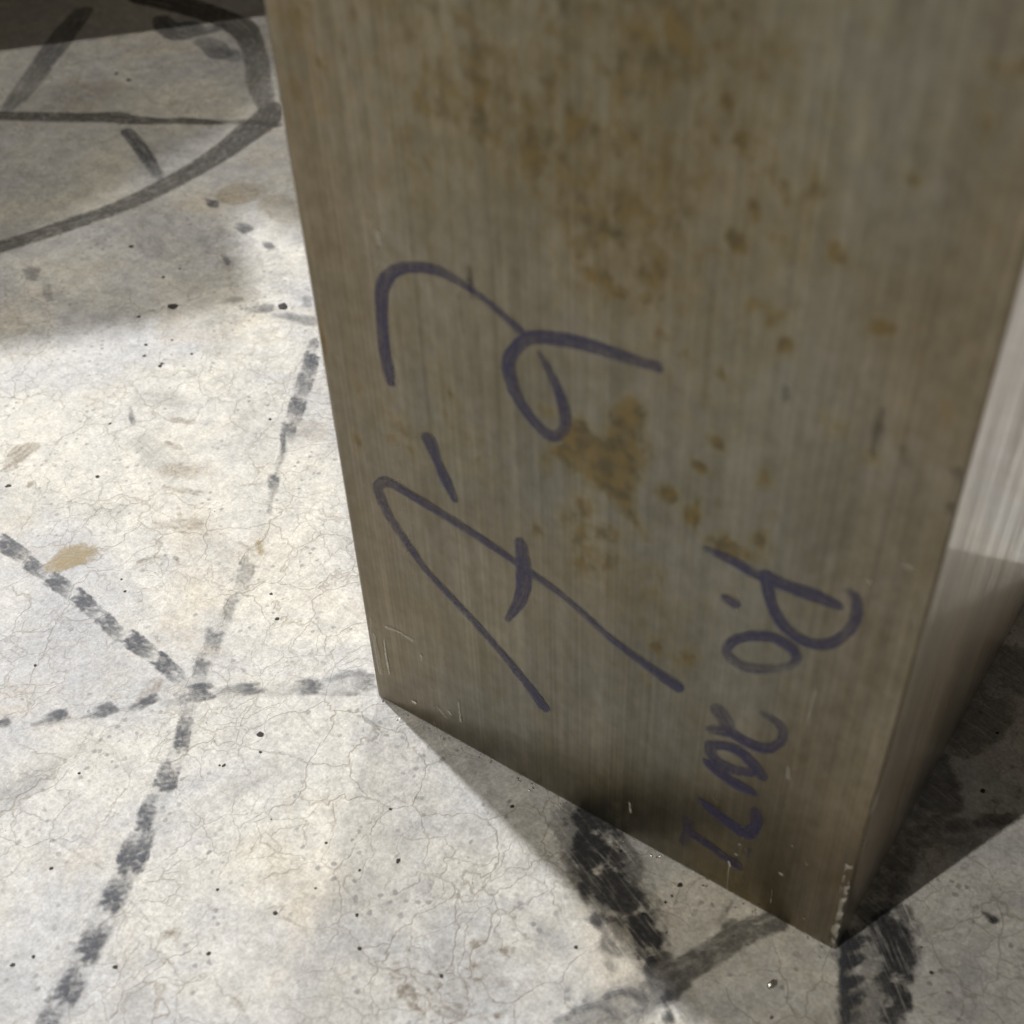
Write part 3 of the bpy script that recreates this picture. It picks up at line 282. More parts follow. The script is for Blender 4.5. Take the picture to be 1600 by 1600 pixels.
"tyre3":[[[-41.95,-21.33,0.36,0.14],[-43.08,-19.65,0.55,0.37],[-44.57,-17.44,0.62,0.61],[-46.46,-14.64,0.53,0.52]],[[-40.3,-22.1,0.43,0.2],[-41.91,-19.69,0.64,0.37],[-43.33,-17.57,0.72,0.61],[-44.7,-15.53,0.61,0.64]],[[-40.09,-20.72,0.4,0.22],[-41.18,-19.08,0.6,0.38],[-42.24,-17.49,0.67,0.61],[-43.34,-15.85,0.57,0.63]],[[-37.52,-22.88,0.3,0.24],[-39.73,-19.54,0.45,0.42],[-41.44,-16.97,0.51,0.61],[-42.84,-14.87,0.43,0.58]],[[-45.65,-14.04,0.3,0.29],[-47.47,-11.43,0.46,0.56],[-49.1,-9.09,0.51,0.74],[-50.69,-6.82,0.44,0.62]],[[-44.64,-14.01,0.3,0.17],[-46.57,-11.23,0.45,0.4],[-47.99,-9.18,0.5,0.74],[-49.09,-7.6,0.43,0.67]],[[-45.23,-11.67,0.27,0.18],[-46.15,-10.34,0.41,0.61],[-47.15,-8.9,0.46,0.74],[-48.27,-7.27,0.39,0.64]],[[-44.17,-11.7,0.36,0.18],[-45.23,-10.17,0.54,0.39],[-46.27,-8.66,0.6,0.74],[-47.35,-7.09,0.51,0.71]],[[-42.24,-13.02,0.29,0.32],[-44.05,-10.38,0.43,0.59],[-45.55,-8.19,0.48,0.74],[-46.9,-6.23,0.41,0.7]],[[-47.57,-5.8,0.34,0.23],[-50.34,-1.98,0.51,0.3],[-52.44,0.91,0.57,0.55],[-54.11,3.22,0.49,0.53]],[[-46.07,-6.29,0.35,0.22],[-49.23,-1.91,0.53,0.41],[-51.63,1.4,0.59,0.55],[-53.52,4.03,0.51,0.56]],[[-46.71,-3.81,0.32,0.17],[-48.78,-0.93,0.49,0.4],[-51.01,2.17,0.55,0.55],[-53.51,5.65,0.47,0.47]],[[-54.32,5.97,0.4,0.12],[-56.85,10.03,0.61,0.28],[-59.15,13.7,0.69,0.46],[-61.39,17.3,0.59,0.47]],[[-52.19,4.58,0.35,0.13],[-55.41,9.78,0.53,0.31],[-57.95,13.86,0.59,0.46],[-60.07,17.28,0.51,0.41]],[[-52.02,6.36,0.39,0.12],[-54.58,10.5,0.6,0.3],[-56.57,13.71,0.67,0.46],[-58.2,16.36,0.58,0.42]],[[-51.07,6.86,0.34,0.12],[-53.51,10.83,0.52,0.27],[-55.37,13.85,0.58,0.46],[-56.86,16.27,0.5,0.45]],[[-73.29,40.07,0.32,0.25],[-75.37,42.67,0.49,0.71],[-77.01,44.73,0.54,0.86],[-78.41,46.48,0.46,0.79]],[[-73.41,41.75,0.42,0.34],[-74.77,43.46,0.63,0.54],[-76.22,45.29,0.71,0.86],[-77.84,47.33,0.6,0.86]],[[-72.2,41.76,0.4,0.34],[-73.76,43.74,0.61,0.57],[-75.07,45.39,0.68,0.86],[-76.26,46.89,0.58,0.85]],[[-79.73,52.99,0.49,0.28],[-82.16,55.72,0.74,0.6],[-85.12,59.05,0.83,0.9],[-88.71,63.09,0.71,0.93]],[[-87.45,60.95,0.39,0.22],[-88.75,62.74,0.58,0.56],[-90.19,64.71,0.65,0.73],[-91.81,66.94,0.56,0.68]],[[-86.2,61.11,0.44,0.2],[-87.6,63.04,0.66,0.44],[-88.93,64.87,0.74,0.73],[-90.28,66.73,0.63,0.69]],[[-85.42,61.91,0.41,0.3],[-86.59,63.54,0.61,0.54],[-88.1,65.63,0.68,0.73],[-90.0,68.25,0.58,0.65]],[[-84.0,61.84,0.38,0.31],[-85.39,63.77,0.57,0.49],[-86.67,65.54,0.63,0.73],[-87.94,67.32,0.54,0.72]],[[-92.71,69.49,0.55,0.36],[-94.54,72.53,0.84,0.48],[-96.2,75.27,0.94,0.88],[-97.8,77.93,0.8,0.89]],[[-90.74,68.6,0.48,0.28],[-93.01,72.39,0.73,0.59],[-94.8,75.37,0.81,0.88],[-96.3,77.87,0.7,0.83]],[[-89.51,68.94,0.4,0.21],[-91.71,72.62,0.61,0.73],[-93.6,75.8,0.68,0.88],[-95.37,78.75,0.58,0.75]],[[-88.14,69.04,0.53,0.37],[-90.36,72.78,0.8,0.47],[-92.07,75.65,0.89,0.88],[-93.45,77.98,0.77,0.91]],[[-100.27,81.71,0.61,0.24],[-101.18,83.28,0.92,0.41],[-102.48,85.53,1.03,0.72],[-104.17,88.47,0.88,0.7]],[[-97.21,79.06,0.45,0.29],[-99.23,82.58,0.67,0.61],[-100.77,85.26,0.75,0.72],[-102.01,87.42,0.64,0.73]],[[-95.84,79.31,0.45,0.22],[-97.8,82.75,0.68,0.53],[-99.48,85.68,0.76,0.72],[-101.02,88.39,0.65,0.71]],[[-94.77,80.1,0.47,0.23],[-96.46,83.09,0.71,0.46],[-97.89,85.59,0.79,0.72],[-99.18,87.87,0.67,0.66]],[[-104.71,90.0,0.45,0.41],[-106.04,91.89,0.68,0.71],[-108.08,94.77,0.76,0.95],[-110.82,98.66,0.66,0.96]],[[-101.77,87.96,0.54,0.39],[-104.26,91.51,0.81,0.74],[-106.51,94.72,0.91,0.95],[-108.71,97.85,0.78,0.98]],[[-98.72,85.74,0.55,0.37],[-102.45,91.08,0.83,0.65],[-105.4,95.3,0.93,0.95],[-107.88,98.86,0.8,0.95]],[[-99.88,89.54,0.42,0.25],[-101.92,92.48,0.64,0.63],[-103.83,95.24,0.72,0.95],[-105.76,98.01,0.61,0.94]],[[-109.58,97.24,0.42,0.16],[-111.35,100.38,0.64,0.35],[-112.69,102.75,0.71,0.62],[-113.76,104.66,0.61,0.57]],[[-109.68,99.63,0.37,0.16],[-110.54,101.15,0.55,0.48],[-111.65,103.12,0.62,0.62],[-113.04,105.6,0.53,0.57]],[[-108.39,99.53,0.46,0.17],[-109.31,101.17,0.7,0.38],[-110.29,102.93,0.78,0.62],[-111.4,104.91,0.67,0.63]],[[-68.17,34.56,0.78,0.4],[-74.43,43.46,0.61,0.35],[-84.19,57.69,0.63,0.4]],[[-39.56,-21.74,2.17,0.14],[-49.38,-2.69,2.12,0.1],[-57.51,14.23,1.98,0.06],[-76.03,45.75,1.27,0.05],[-98.5,81.98,2.3,0.1],[-111.21,102.46,2.18,0.1]]],
"tyre4":[[[-41.41,-24.1,0.45,0.4],[-39.99,-22.67,0.68,0.86],[-38.68,-21.34,0.75,1.08],[-37.36,-20.0,0.64,0.97]],[[-40.05,-24.26,0.33,0.34],[-38.98,-23.19,0.49,0.64],[-37.78,-21.97,0.55,1.08],[-36.39,-20.56,0.46,0.91]],[[-39.64,-25.39,0.34,0.33],[-38.26,-23.99,0.52,0.82],[-37.17,-22.89,0.57,1.08],[-36.25,-21.95,0.49,1.0]],[[-38.56,-25.82,0.34,0.46],[-37.34,-24.59,0.51,0.65],[-36.16,-23.39,0.56,1.08],[-34.92,-22.14,0.48,0.95]],[[-37.42,-26.18,0.43,0.32],[-36.41,-25.16,0.64,0.73],[-35.14,-23.88,0.72,1.08],[-33.59,-22.32,0.61,1.01]],[[-43.21,-31.7,0.4,0.17],[-41.14,-28.25,0.6,0.43],[-39.71,-25.87,0.67,0.53],[-38.71,-24.2,0.57,0.46]],[[-41.03,-30.65,0.53,0.21],[-39.68,-28.41,0.8,0.37],[-38.37,-26.24,0.89,0.53],[-37.01,-23.98,0.76,0.47]],[[-34.21,-19.51,0.46,0.18],[-31.27,-16.85,0.7,0.48],[-29.15,-14.94,0.77,0.77],[-27.57,-13.51,0.66,0.81]],[[-33.79,-20.79,0.52,0.29],[-30.48,-17.81,0.78,0.48],[-28.27,-15.81,0.87,0.77],[-26.79,-14.48,0.74,0.75]],[[-30.56,-19.54,0.38,0.22],[-28.86,-18.01,0.56,0.46],[-26.89,-16.23,0.63,0.77],[-24.59,-14.16,0.53,0.66]],[[-19.93,-8.03,0.48,0.23],[-18.44,-6.86,0.71,0.49],[-17.06,-5.77,0.79,0.84],[-15.66,-4.66,0.67,0.73]],[[-19.62,-9.26,0.37,0.33],[-17.78,-7.81,0.55,0.47],[-16.01,-6.41,0.62,0.84],[-14.18,-4.98,0.52,0.77]],[[-19.43,-10.59,0.44,0.2],[-17.15,-8.79,0.65,0.54],[-15.33,-7.35,0.73,0.84],[-13.76,-6.11,0.62,0.76]],[[-17.16,-10.26,0.39,0.22],[-15.9,-9.26,0.59,0.64],[-14.73,-8.34,0.65,0.84],[-13.56,-7.42,0.55,0.83]],[[-9.64,0.92,0.5,0.25],[-7.96,2.19,0.75,0.44],[-6.54,3.25,0.83,0.64],[-5.25,4.21,0.71,0.65]],[[-8.74,0.02,0.49,0.24],[-7.09,1.25,0.73,0.39],[-5.76,2.25,0.81,0.64],[-4.59,3.12,0.69,0.66]],[[-7.59,-0.7,0.47,0.26],[-6.16,0.38,0.7,0.4],[-4.95,1.28,0.78,0.64],[-3.86,2.1,0.66,0.58]],[[-6.42,-1.38,0.36,0.2],[-5.22,-0.48,0.54,0.52],[-3.88,0.52,0.6,0.64],[-2.35,1.66,0.51,0.55]],[[-15.9,-5.28,0.58,0.12],[-12.76,-1.47,0.87,0.37],[-10.31,1.51,0.97,0.49],[-8.26,4.0,0.83,0.5]],[[-11.59,-7.62,0.53,0.11],[-8.41,-4.9,0.79,0.28],[-6.21,-3.02,0.88,0.42],[-4.64,-1.68,0.75,0.41]],[[-48.78,-37.21,0.38,0.3],[-47.68,-34.16,0.57,0.88],[-46.85,-31.85,0.64,1.04],[-46.19,-30.01,0.54,0.99]],[[-47.03,-36.12,0.41,0.39],[-46.33,-34.19,0.61,0.68],[-45.73,-32.54,0.68,1.04],[-45.17,-31.0,0.58,0.97]],[[-55.28,-41.26,0.51,0.33],[-55.01,-40.77,0.77,0.55],[-54.42,-39.7,0.86,0.85],[-53.54,-38.1,0.73,0.74]],[[-56.19,-45.5,0.44,0.28],[-54.51,-42.45,0.66,0.62],[-53.24,-40.14,0.73,0.85],[-52.22,-38.29,0.63,0.85]],[[-53.35,-42.9,0.46,0.33],[-52.88,-42.05,0.7,0.71],[-52.07,-40.57,0.78,0.85],[-50.92,-38.5,0.66,0.83]],[[-63.98,-49.86,0.47,0.24],[-63.31,-48.82,0.71,0.73],[-62.46,-47.5,0.79,1.01],[-61.41,-45.86,0.67,1.02]],[[-64.41,-52.59,0.47,0.42],[-62.75,-50.01,0.71,0.6],[-61.46,-48.01,0.79,1.01],[-60.39,-46.36,0.67,0.93]],[[-61.64,-50.35,0.35,0.26],[-61.22,-49.7,0.52,0.53],[-60.38,-48.41,0.58,1.01],[-59.16,-46.53,0.5,1.0]],[[-72.71,-58.15,0.49,0.34],[-71.99,-57.17,0.73,0.69],[-71.43,-56.41,0.82,0.92],[-70.98,-55.78,0.69,0.86]],[[-71.47,-58.4,0.4,0.35],[-70.9,-57.62,0.6,0.5],[-70.33,-56.84,0.67,0.92],[-69.72,-56.01,0.57,0.95]],[[-36.04,-23.04,1.85,0.15],[-20.81,-11.83,2.05,0.15],[-2.52,3.09,2.45,0.15]],[[-64.76,-54.86,0.73,0.1],[-56.0,-44.46,0.84,0.1],[-43.29,-29.01,0.74,0.1]]],
"ring":[[[-255.67,81.05,4.58,0.75],[-252.43,87.24,4.6,0.8],[-246.59,100.4,4.4,0.75],[-241.74,114.83,4.72,0.75],[-236.11,132.32,4.8,0.7],[-233.57,148.39,5.1,0.7],[-232.49,166.52,5.43,0.72],[-233.69,185.92,6.01,0.72],[-236.47,203.99,7.21,0.78],[-237.85,214.06,7.35,0.8],[-244.2,225.68,4.69,0.85]],[[-243.95,222.99,3.62,0.62],[-255.42,232.04,5.32,0.5],[-268.2,243.2,5.69,0.46],[-280.52,255.46,5.55,0.46],[-292.94,266.06,5.56,0.55],[-305.35,275.66,6.35,0.8],[-317.69,282.41,8.0,0.95],[-330.94,285.44,7.99,0.9],[-350.2,287.13,8.52,0.9],[-368.19,287.08,8.92,0.9],[-385.37,285.83,9.19,0.9]]],
"thin":[[[-346.51,155.43,3.92,0.8],[-341.57,158.37,4.22,0.85],[-325.82,166.36,4.16,0.8],[-310.68,174.7,4.44,0.78],[-296.1,183.41,5.0,0.85],[-289.41,184.61,4.31,0.75],[-276.47,190.96,2.77,0.8],[-269.72,195.69,2.77,0.7],[-261.68,199.11,2.73,0.85],[-253.63,203.24,2.12,0.7],[-249.35,205.8,1.82,0.25],[-243.84,209.79,2.11,0.6],[-230.67,214.24,2.65,0.5]]],
"spur":[[[-281.73,176.84,2.73,0.7],[-268.98,171.16,3.07,0.8],[-256.28,164.62,2.82,0.8],[-245.26,158.78,2.46,0.75],[-238.54,155.52,2.01,0.2]]],
"upper":[[[-400.12,256.52,5.33,0.6],[-389.37,238.2,6.3,0.65],[-378.58,221.06,6.56,0.7],[-369.47,206.47,5.69,0.7],[-355.98,185.97,6.06,0.34],[-346.93,170.34,4.37,0.55],[-342.16,162.3,2.66,0.2]]],
"blot":[[[-319.89,260.38,5.25,0.35],[-311.39,258.61,6.31,0.45],[-302.55,253.86,5.79,0.6],[-300.42,256.74,5.49,0.4],[-291.22,254.0,3.54,0.25]],[[-358.22,269.68,4.26,0.6],[-347.29,263.48,6.29,0.8],[-336.16,260.33,6.71,0.75],[-332.38,265.13,5.49,0.6]],[[-339.59,267.95,7.46,0.7],[-330.22,268.13,5.46,0.7],[-325.89,275.89,4.73,0.6]],[[-211.88,152.97,0.72,0.35],[-209.3,153.08,1.08,0.65],[-207.14,153.17,1.2,0.88],[-205.18,153.25,1.01,0.79]],[[-208.42,151.02,0.84,0.31],[-207.26,151.07,1.25,0.69],[-205.85,151.13,1.39,0.88],[-204.16,151.2,1.18,0.81]],[[-187.63,146.29,1.13,0.27],[-185.95,146.27,1.69,0.43],[-183.83,146.24,1.87,0.75],[-181.25,146.2,1.58,0.66]],[[-186.63,143.93,0.9,0.19],[-184.6,143.91,1.35,0.57],[-182.82,143.89,1.49,0.75],[-181.12,143.87,1.27,0.78]],[[-170.25,141.63,1.14,0.19],[-168.48,141.23,1.71,0.58],[-167.06,140.9,1.89,0.74],[-165.8,140.62,1.6,0.74]],[[-177.21,127.3,0.7,0.17],[-175.13,126.21,1.04,0.33],[-173.07,125.13,1.15,0.58],[-170.93,124.01,0.97,0.56]],[[-232.49,83.27,0.91,0.12],[-230.66,83.53,1.36,0.36],[-228.88,83.78,1.5,0.45],[-227.02,84.04,1.27,0.42]],[[-231.46,81.52,0.95,0.15],[-229.3,81.83,1.43,0.38],[-227.57,82.08,1.58,0.45],[-226.06,82.29,1.34,0.41]],[[-229.12,79.98,0.81,0.15],[-227.56,80.2,1.21,0.37],[-225.86,80.45,1.35,0.45],[-223.94,80.72,1.14,0.45]],[[-227.14,78.39,0.69,0.16],[-225.93,78.57,1.03,0.31],[-224.34,78.8,1.14,0.45],[-222.37,79.09,0.96,0.41]],[[-220.01,82.32,0.45,0.12],[-214.25,78.34,0.67,0.29],[-210.1,75.47,0.74,0.36],[-206.93,73.28,0.62,0.31]],[[-222.35,82.19,0.46,0.09],[-215.55,77.51,0.69,0.24],[-210.98,74.37,0.76,0.36],[-207.85,72.21,0.64,0.3]],[[-146.05,105.55,0.68,0.21],[-143.35,108.19,1.02,0.28],[-141.17,110.33,1.13,0.51],[-139.27,112.18,0.96,0.47]],[[-143.63,105.02,0.87,0.15],[-141.56,107.04,1.31,0.32],[-139.79,108.77,1.45,0.51],[-138.14,110.38,1.24,0.52]],[[-133.88,110.48,0.63,0.14],[-131.57,111.14,0.95,0.32],[-129.57,111.72,1.05,0.56],[-127.7,112.26,0.89,0.47]],[[-134.98,108.47,0.75,0.24],[-131.18,109.57,1.11,0.41],[-128.2,110.43,1.23,0.56],[-125.7,111.16,1.05,0.57]],[[-129.76,111.53,0.86,0.12],[-126.14,112.5,1.28,0.3],[-123.32,113.26,1.42,0.41],[-120.95,113.9,1.2,0.43]],[[-127.4,109.78,1.03,0.11],[-124.43,110.58,1.54,0.24],[-121.88,111.27,1.71,0.41],[-119.51,111.91,1.45,0.4]],[[-133.02,121.44,0.94,0.11],[-132.46,121.91,1.41,0.29],[-131.95,122.34,1.57,0.4],[-131.45,122.76,1.33,0.34]],[[-131.63,119.56,0.73,0.13],[-130.9,120.18,1.09,0.27],[-130.31,120.68,1.21,0.4],[-129.79,121.11,1.03,0.35]],[[-129.87,118.02,0.69,0.16],[-129.24,118.55,1.04,0.32],[-128.6,119.1,1.16,0.4],[-127.9,119.69,0.98,0.38]],[[-155.49,105.28,1.12,0.11],[-154.13,106.52,1.68,0.19],[-152.76,107.76,1.87,0.36],[-151.3,109.08,1.59,0.36]],[[-138.62,46.87,0.34,0.28],[-135.84,44.65,0.5,0.49],[-133.52,42.8,0.56,0.82],[-131.43,41.12,0.47,0.72]],[[25.11,-57.81,0.2,0.0],[26.62,-58.26,0.29,0.0],[27.68,-58.57,0.32,0.0],[28.43,-58.8,0.28,0.0]],[[-10.37,-8.01,0.17,0.0],[-4.8,-8.82,0.25,0.0],[-1.09,-9.36,0.27,0.0],[1.4,-9.72,0.23,0.0]]],
"smudge":[[[-53.52,-71.48,3.86,0.24],[-52.9,-63.67,3.36,0.29],[-50.8,-56.85,1.8,0.27]],[[-50.8,-56.85,1.4,0.14],[-48.18,-47.33,1.42,0.17],[-46.06,-39.07,1.24,0.1]],[[-12.69,-44.38,2.73,0.07],[-8.36,-34.16,2.41,0.21],[-2.68,-25.01,1.87,0.14]],[[-135.94,54.35,4.91,0.18],[-129.53,56.48,3.57,0.2]],[[-122.75,36.61,3.66,0.21],[-105.72,33.48,4.93,0.21],[-115.53,37.66,2.06,0.14]],[[-110.05,7.56,4.25,0.1],[-104.83,12.52,2.26,0.17]],[[-139.2,-3.12,8.16,0.07],[-126.32,0.28,8.6,0.08],[-119.58,11.14,5.92,0.07]],[[-21.75,-29.88,1.77,0.1],[-15.42,-17.71,1.59,0.14]],[[-87.96,-35.82,8.32,0.08],[-80.19,-25.47,7.17,0.03]],[[-327.41,181.94,20.15,0.17],[-319.93,193.75,16.62,0.21],[-300.17,194.51,12.05,0.14]],[[-220.96,131.45,15.55,0.13],[-198.84,123.44,11.99,0.2],[-176.89,111.63,7.81,0.1]],[[-172.95,114.08,10.79,0.14],[-156.24,129.37,8.64,0.15]],[[-145.37,94.01,7.42,0.21],[-137.85,87.85,6.25,0.08]],[[7.1,-87.92,1.49,0.21],[8.32,-83.84,1.05,0.14]],[[-15.75,-98.38,2.41,0.14],[-20.27,-96.37,1.83,0.21]],[[33.02,-46.67,12.22,0.05],[40.43,-25.01,9.52,0.05]],[[66.96,-29.24,2.1,0.21],[73.72,-29.87,1.66,0.14]],[[-183.11,83.96,12.04,0.1],[-211.3,71.02,8.26,0.08]],[[-103.79,67.1,7.0,0.07],[-94.16,51.31,6.71,0.08]],[[-69.12,12.54,4.47,0.07],[-82.86,18.8,3.69,0.08]]],
"smear1":[[[61.3,-1.27,3.45,0.95],[65.67,-1.15,4.03,0.85]],[[63.82,-6.05,2.72,0.9],[66.79,-8.28,4.32,0.95],[69.92,-7.97,4.48,0.85]],[[69.69,-11.65,3.71,0.75],[74.56,-13.01,4.41,0.85],[78.49,-13.78,4.15,0.9],[82.14,-15.78,3.86,0.85]],[[84.11,-16.66,2.92,0.95],[86.74,-18.68,3.06,1.0],[89.33,-20.66,2.53,0.9]],[[87.3,-22.02,1.51,0.85],[89.86,-23.96,1.5,0.7]],[[69.61,-16.31,1.26,0.9],[71.86,-17.08,1.26,0.8]],[[76.05,-20.96,1.81,0.75],[78.23,-18.95,1.45,0.7]],[[64.71,-10.26,1.74,0.8],[67.01,-13.44,1.72,0.6]],[[80.62,-24.38,1.57,0.5],[83.81,-24.89,1.21,0.5]],[[83.83,-28.01,1.15,0.3],[82.81,-27.14,1.16,0.3]],[[61.72,-3.16,7.38,0.35],[71.57,-9.81,8.06,0.45],[82.27,-16.8,6.93,0.4],[88.65,-21.11,3.89,0.35]],[[96.7,-26.99,0.54,0.9],[97.24,-29.11,0.55,0.8],[99.51,-31.5,0.79,0.8]],[[99.2,-25.81,1.97,0.25],[102.31,-28.15,2.43,0.25]]],
"band":[[[107.2,-0.64,2.37,0.72],[103.93,-5.0,2.74,0.66],[101.57,-9.27,2.67,0.72],[99.78,-13.65,2.63,0.7],[97.55,-18.79,2.74,0.75],[95.6,-22.67,2.99,0.85]],[[97.76,-23.26,1.65,0.9],[96.94,-25.83,1.52,0.9]],[[100.02,-5.45,0.68,0.5],[98.95,-7.8,0.85,0.7],[102.85,-7.34,1.17,0.7]],[[97.53,-1.6,0.33,0.5],[97.45,-4.98,0.32,0.45],[97.84,-7.46,0.39,0.4]],[[95.0,-25.62,2.86,0.5],[92.21,-30.27,2.97,0.34],[89.01,-35.64,3.07,0.3],[85.53,-41.89,3.16,0.28]],[[92.22,-20.81,1.92,0.55],[92.18,-23.95,2.56,0.6],[94.67,-25.85,2.26,0.5],[92.2,-31.02,1.02,0.4]]],
"curl":[[[86.4,-34.43,0.79,0.69],[88.38,-31.59,0.89,0.75],[90.46,-30.44,0.91,0.75],[93.18,-30.36,1.06,0.75],[94.11,-32.7,1.0,0.62],[93.2,-35.75,0.84,0.5]],[[83.02,-40.17,0.78,0.62],[84.98,-37.37,0.88,0.69],[87.81,-35.96,0.89,0.69],[91.16,-36.15,0.88,0.62]],[[81.2,-43.85,0.69,0.62],[82.71,-41.85,0.69,0.62]],[[93.47,-26.15,2.39,0.56],[90.39,-27.2,1.85,0.38]],[[87.15,-39.34,5.14,0.28],[91.54,-31.46,5.18,0.28],[93.7,-24.97,4.34,0.38]]],
"smear2":[[[120.7,4.36,2.33,0.7],[125.15,-5.84,1.98,0.5],[129.43,-13.72,2.24,0.5]],[[121.84,3.27,1.84,0.9],[124.01,5.26,1.01,0.8]],[[123.31,-0.97,1.69,0.85],[124.77,1.56,0.92,0.75]],[[125.06,-4.89,1.54,0.8],[126.68,-2.79,0.93,0.7]],[[127.1,-8.51,1.59,0.75],[128.21,-6.27,0.87,0.7]],[[126.47,10.65,3.45,0.75],[129.21,8.22,3.83,0.9],[131.41,4.99,3.3,0.9],[132.58,2.19,2.73,0.85]],[[131.27,-0.71,2.22,0.8],[134.37,-2.13,2.34,0.9],[134.84,-6.23,2.38,0.8]],[[128.12,15.01,2.16,0.55],[131.03,13.17,1.78,0.4]],[[125.18,6.57,3.71,0.4],[130.29,-1.37,5.34,0.3],[132.92,-9.45,5.07,0.35]],[[133.06,8.18,1.74,0.4],[134.22,7.4,1.21,0.3]],[[142.23,25.0,0.47,0.7],[144.46,24.05,0.37,0.8]]],
"rim":[[[120.3,4.37,0.77,1],[122.33,-1.11,0.7,1],[124.52,-6.26,0.76,1],[126.5,-9.89,0.82,1],[129.14,-14.39,0.94,1]],[[122.13,2.15,1.0,0.9],[123.0,4.58,1.18,0.85],[124.34,6.01,0.69,0.6]],[[123.48,-1.37,0.99,0.85],[124.52,1.14,0.87,0.7]],[[124.9,-5.0,0.89,0.8],[126.43,-2.71,0.89,0.7]],[[126.93,-8.13,0.97,0.75],[128.04,-5.89,0.97,0.6]],[[128.28,-12.1,0.93,0.7],[129.07,-10.12,0.82,0.5]]],
"smear3":[[[122.33,11.13,2.23,0.52],[122.43,21.26,3.17,0.5],[122.92,30.91,3.63,0.44],[123.43,40.97,3.97,0.41],[123.61,49.92,4.04,0.41]],[[120.38,58.28,1.11,0.52],[124.7,51.93,1.24,0.52],[128.67,46.31,1.07,0.5]],[[124.91,20.64,1.92,0.52],[123.8,14.87,1.9,0.5]],[[128.9,40.92,1.93,0.44],[132.85,44.77,1.31,0.47],[137.71,48.61,1.78,0.5],[138.81,50.57,1.19,0.44]],[[122.56,63.78,4.39,0.39],[124.31,73.25,5.7,0.41],[123.37,81.22,5.73,0.39],[123.95,93.5,5.98,0.39]],[[125.91,34.7,0.82,0.28],[133.75,39.92,1.64,0.22]],[[119.7,55.16,2.73,0.44],[120.75,44.2,2.67,0.44]]],
"ochre":[[[-102.59,-12.82,3.41,0.75],[-101.79,-8.43,4.54,0.9],[-99.7,-5.96,3.73,0.8]],[[-99.1,-3.9,0.85,0.6],[-96.63,-5.64,0.68,0.5]],[[-61.97,23.52,0.79,0.8],[-58.41,21.35,0.96,0.85]],[[-203.74,163.04,8.73,0.4],[-200.47,166.79,6.17,0.35]],[[-186.13,165.15,6.96,0.25],[-174.69,159.82,5.08,0.25]]],
"brown":[[[-147.85,8.22,1.68,0.5],[-149.89,13.49,3.64,0.6],[-149.22,16.58,2.57,0.5]],[[-147.59,5.79,1.58,0.4],[-146.34,7.89,1.26,0.4]],[[-135.39,4.72,0.84,0.7],[-135.64,5.82,0.85,0.7]],[[-122.29,49.48,1.11,0.5],[-116.36,51.86,1.1,0.5]],[[-115.01,40.45,1.12,0.5],[-110.25,40.82,0.83,0.4]],[[-100.71,25.76,0.97,0.35],[-90.88,29.61,0.96,0.5]],[[-91.69,21.8,0.44,0.55],[-83.4,16.53,0.35,0.5]],[[-87.97,8.97,0.53,0.5],[-83.57,8.42,0.53,0.5]],[[-84.28,0.15,0.65,0.6],[-82.11,4.32,0.65,0.5],[-79.39,4.43,0.44,0.4]],[[-76.6,6.23,0.37,0.5],[-74.41,5.46,0.36,0.5]],[[-91.17,13.84,1.89,0.25],[-81.96,19.78,2.41,0.3]],[[-106.41,32.19,2.84,0.2],[-98.79,34.52,2.53,0.25]],[[-47.59,-32.41,1.96,0.35],[-49.04,-27.03,1.98,0.4]],[[-87.47,68.18,3.52,0.25],[-79.55,69.14,4.35,0.25]],[[-83.1,70.97,0.27,0.6],[-76.05,67.33,0.32,0.5]],[[-88.14,14.63,0.61,0.5],[-81.41,15.5,0.48,0.4]],[[-82.46,38.73,0.43,0.5],[-78.44,42.55,0.43,0.4]],[[-66.2,20.79,0.46,0.4],[-60.85,20.88,0.34,0.3]]],
